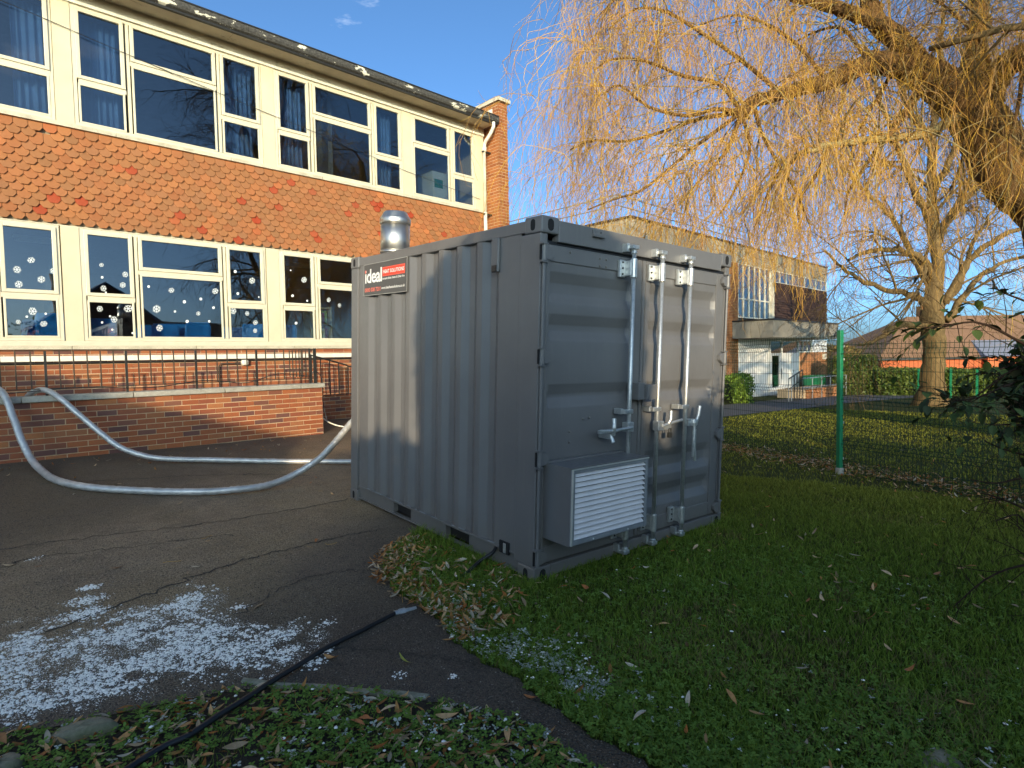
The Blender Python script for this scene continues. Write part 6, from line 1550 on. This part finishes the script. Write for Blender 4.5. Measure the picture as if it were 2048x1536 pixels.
# fallen willow leaves
def willow_leaf(curl, twist, wd=.13):
    n_ = 8; V = []
    for i in range(n_):
        t_ = i / (n_ - 1); b = wd * math.sin(math.pi * min(1, t_ * .96 + .02)) ** .8; z = curl * 4 * (t_ - .5) ** 2 * .25; tw = twist * (t_ - .5)
        V += [(-b * math.cos(tw), t_ - .5, z - b * math.sin(tw) + .3 * b), (0, t_ - .5, z), (b * math.cos(tw), t_ - .5, z + b * math.sin(tw) + .3 * b)]
    F = [(i * 3 + j, i * 3 + j + 1, (i + 1) * 3 + j + 1, (i + 1) * 3 + j) for i in range(n_ - 1) for j in range(2)]
    return V, F
LC = [(.55, .27, .09), (.62, .36, .16), (.36, .16, .055), (.68, .47, .27), (.38, .26, .15), (.6, .5, .36), (.48, .17, .05)]
LMS = []
for k, c_ in enumerate(LC):
    nm_ = ('orange', 'tan', 'brown', 'pale', 'dun', 'silvery', 'rust')[k]
    M_ = Mat(nm_ + '_dead_leaf'); M_.color(M_.ramp(M_.noise(6, 4), [(.3, tuple(x * .7 for x in c_)), (.7, c_)])).rough(.75)
    for cu, tw in ((.35, .4), (-.25, -.8), (.7, 1.2)):
        V, F = willow_leaf(cu, tw); me = mesh_np(V, F); me.materials.append(M_.m); me.shade_smooth(); LMS.append(me)
pilep = np.array([(-.85, .5), (-.75, .95), (-.5, 1.25), (-.15, 1.45), (.0, 1.3), (-.05, .9), (.0, .3), (-.1, -.05), (-.5, -.35), (-.9, -.3), (-.85, .1)])
def leaf_spot():
    while True:
        q = rg.rand()
        if q < .32: x = rg.uniform(-.95, .02); y = rg.uniform(-.45, 1.5); ok = in_poly(np.array([x]), np.array([y]), pilep)[0]; z = rg.uniform(.03, .055)
        elif q < .80: x = rg.uniform(-2.9, -1.1); y = rg.uniform(-1.6, .45); ok = bool(is_verge(x, y)) and math.hypot(x + 2.98, y + 2.89) > 1.3; z = rg.uniform(.012, .045)
        elif q < .9: x = rg.uniform(-3, .5); y = rg.uniform(-1.5, 5); ok = not bool(is_lawn(np.array([x]), np.array([y]))[0]) and not bool(is_verge(x, y)) and not bool(in_container(x, y)); z = .012
        else: x = rg.uniform(-1, 3); y = rg.uniform(-2.6, .0); ok = bool(is_lawn(np.array([x]), np.array([y]))[0]); z = rg.uniform(.035, .06)
        if ok: return x, y, z, q
groups = {0: ('curled tan willow leaf in the leaf drift beside the container', 'fallen leaves beside the container'), 1: ('narrow dead willow leaf lying on the weedy verge at the bottom left', 'fallen leaves on the verge'), 2: ('single dead willow leaf lying on the dark asphalt', 'fallen leaves on the asphalt'), 3: ('dead willow leaf lying on the shaded lawn right of the path', 'fallen leaves on the lawn')}
for k in range(290):
    x, y, z, q = leaf_spot(); g_ = 0 if q < .32 else 1 if q < .8 else 2 if q < .9 else 3
    o = bpy.data.objects.new('fallen_leaf', LMS[rg.randint(len(LMS))]); COL.objects.link(o); s_ = rg.uniform(.055, .11); o.scale = (s_, s_, s_)
    o.location = (x, y, float(ground(x, y)) + z); o.rotation_euler = (rg.normal(0, .35 if z > .02 else .12), rg.normal(0, .35 if z > .02 else .12), rg.uniform(0, 6.28))
    tag(o, groups[g_][0], 'leaf', groups[g_][1])
o = bpy.data.objects.new('fallen_leaf', mesh_np(*willow_leaf(.9, 1.0))); M_ = simple('yellow_green_leaf', (.4, .36, .06), .6, bump=0); o.data.materials.append(M_); COL.objects.link(o); o.location = (-1.27, -.27, .03); o.scale = (.09,) * 3; o.rotation_euler = (.5, .2, .6); tag(o, 'yellow green leaf curled up on the asphalt strip between verge and lawn', 'leaf')
lv = [np.array(willow_leaf(cu, tw)[0]) for cu, tw in ((.35, .4), (-.25, -.8), (.7, 1.2))]; lf = np.array(willow_leaf(0, 0)[1])
def leaf_litter(name, n_, pos):
    Vs, Fs, Cs = [], [], []
    xs, ys, zs, sc_ = pos(n_); n_ = len(xs); R3_ = rg.normal(0, .35, (n_, 2))
    for i in range(n_):
        v = lv[i % 3] * sc_[i]; a = rg.uniform(0, 6.283); cx, sx = math.cos(R3_[i, 0]), math.sin(R3_[i, 0]); cz, sz = math.cos(a), math.sin(a)
        v = np.stack([v[:, 0], v[:, 1] * cx - v[:, 2] * sx, v[:, 1] * sx + v[:, 2] * cx], -1); v = np.stack([v[:, 0] * cz - v[:, 1] * sz, v[:, 0] * sz + v[:, 1] * cz, v[:, 2]], -1)
        Vs.append(v + [xs[i], ys[i], zs[i]]); Fs.append(lf + i * 24); Cs.append(np.repeat([np.array(LC[rg.randint(7)]) * rg.uniform(.6, 1.1)], 24, 0))
    tag(link(name, mesh_np(np.concatenate(Vs), np.concatenate(Fs), np.concatenate(Cs)), VCOL), kind='stuff')
def pos_pile(n_):
    x = rg.uniform(-.95, .1, n_ * 3); y = rg.uniform(-.5, 1.5, n_ * 3); dd = poly_dist(x, y, pilep) * np.where(in_poly(x, y, pilep), 1, -1)
    edge = np.exp(-((x - xb(y) - .12) / .16) ** 2)
    k = (dd > -.02) & (rg.rand(len(x)) < .10 + .8 * edge) & ~in_container(x, y); x, y = x[k][:n_], y[k][:n_]
    return x, y, ground(x, y) + rg.uniform(.006, .05, len(x)), rg.uniform(.04, .09, len(x))
leaf_litter('leaf_litter', 1500, pos_pile)
def pos_verge(n_):
    x = rg.uniform(-3.2, -1.1, n_ * 2); y = rg.uniform(-1.9, .7, n_ * 2); k = is_verge(x, y); x, y = x[k], y[k]
    return x, y, ground(x, y) + rg.uniform(.004, .035, len(x)), rg.uniform(.035, .085, len(x))
leaf_litter('verge_leaf_litter', 1100, pos_verge)
def pos_far(n_):
    t_ = rg.rand(n_); x = PE[0] + (PD[0] - PE[0]) * t_ + rg.normal(0, .28, n_); y = PE[1] + (PD[1] - PE[1]) * t_ + rg.normal(0, .3, n_)
    k = ~in_container(x, y); x, y = x[k], y[k]; return x, y, ground(x, y) + rg.uniform(.02, .045, len(x)), rg.uniform(.05, .1, len(x))
leaf_litter('fence_leaf_litter', 2200, pos_far)
def pos_lawn(n_):
    x, y, r = sample_view(n_, 2, 14, 1.1); k = is_lawn(x, y); x, y = x[k], y[k]; return x, y, ground(x, y) + rg.uniform(.03, .05, len(x)), rg.uniform(.04, .09, len(x))
leaf_litter('lawn_leaf_litter', 700, pos_lawn)
def pos_asph(n_):
    x = rg.uniform(-4, 1.5, n_); y = 6.35 - np.abs(rg.normal(0, .5, n_)); k = ~in_container(x, y); x, y = x[k], y[k]; return x, y, ground(x, y) + .012, rg.uniform(.04, .08, len(x))
leaf_litter('wall_foot_leaf_litter', 90, pos_asph)
# dead twigs
mb = MB()
for k in range(60):
    x, y, z, q = leaf_spot(); a = rg.uniform(0, 6.28); L_ = rg.uniform(.05, .2); z0 = float(ground(x, y)) + .012
    pts = [(x + math.cos(a) * L_ * t_ + rg.normal(0, .006), y + math.sin(a) * L_ * t_ + rg.normal(0, .006), z0 + rg.uniform(0, .012)) for t_ in (0, .33, .66, 1)]; mb.tube(pts, .0013, 4)
tag(mb.build('fallen_twigs', TW), kind='stuff')
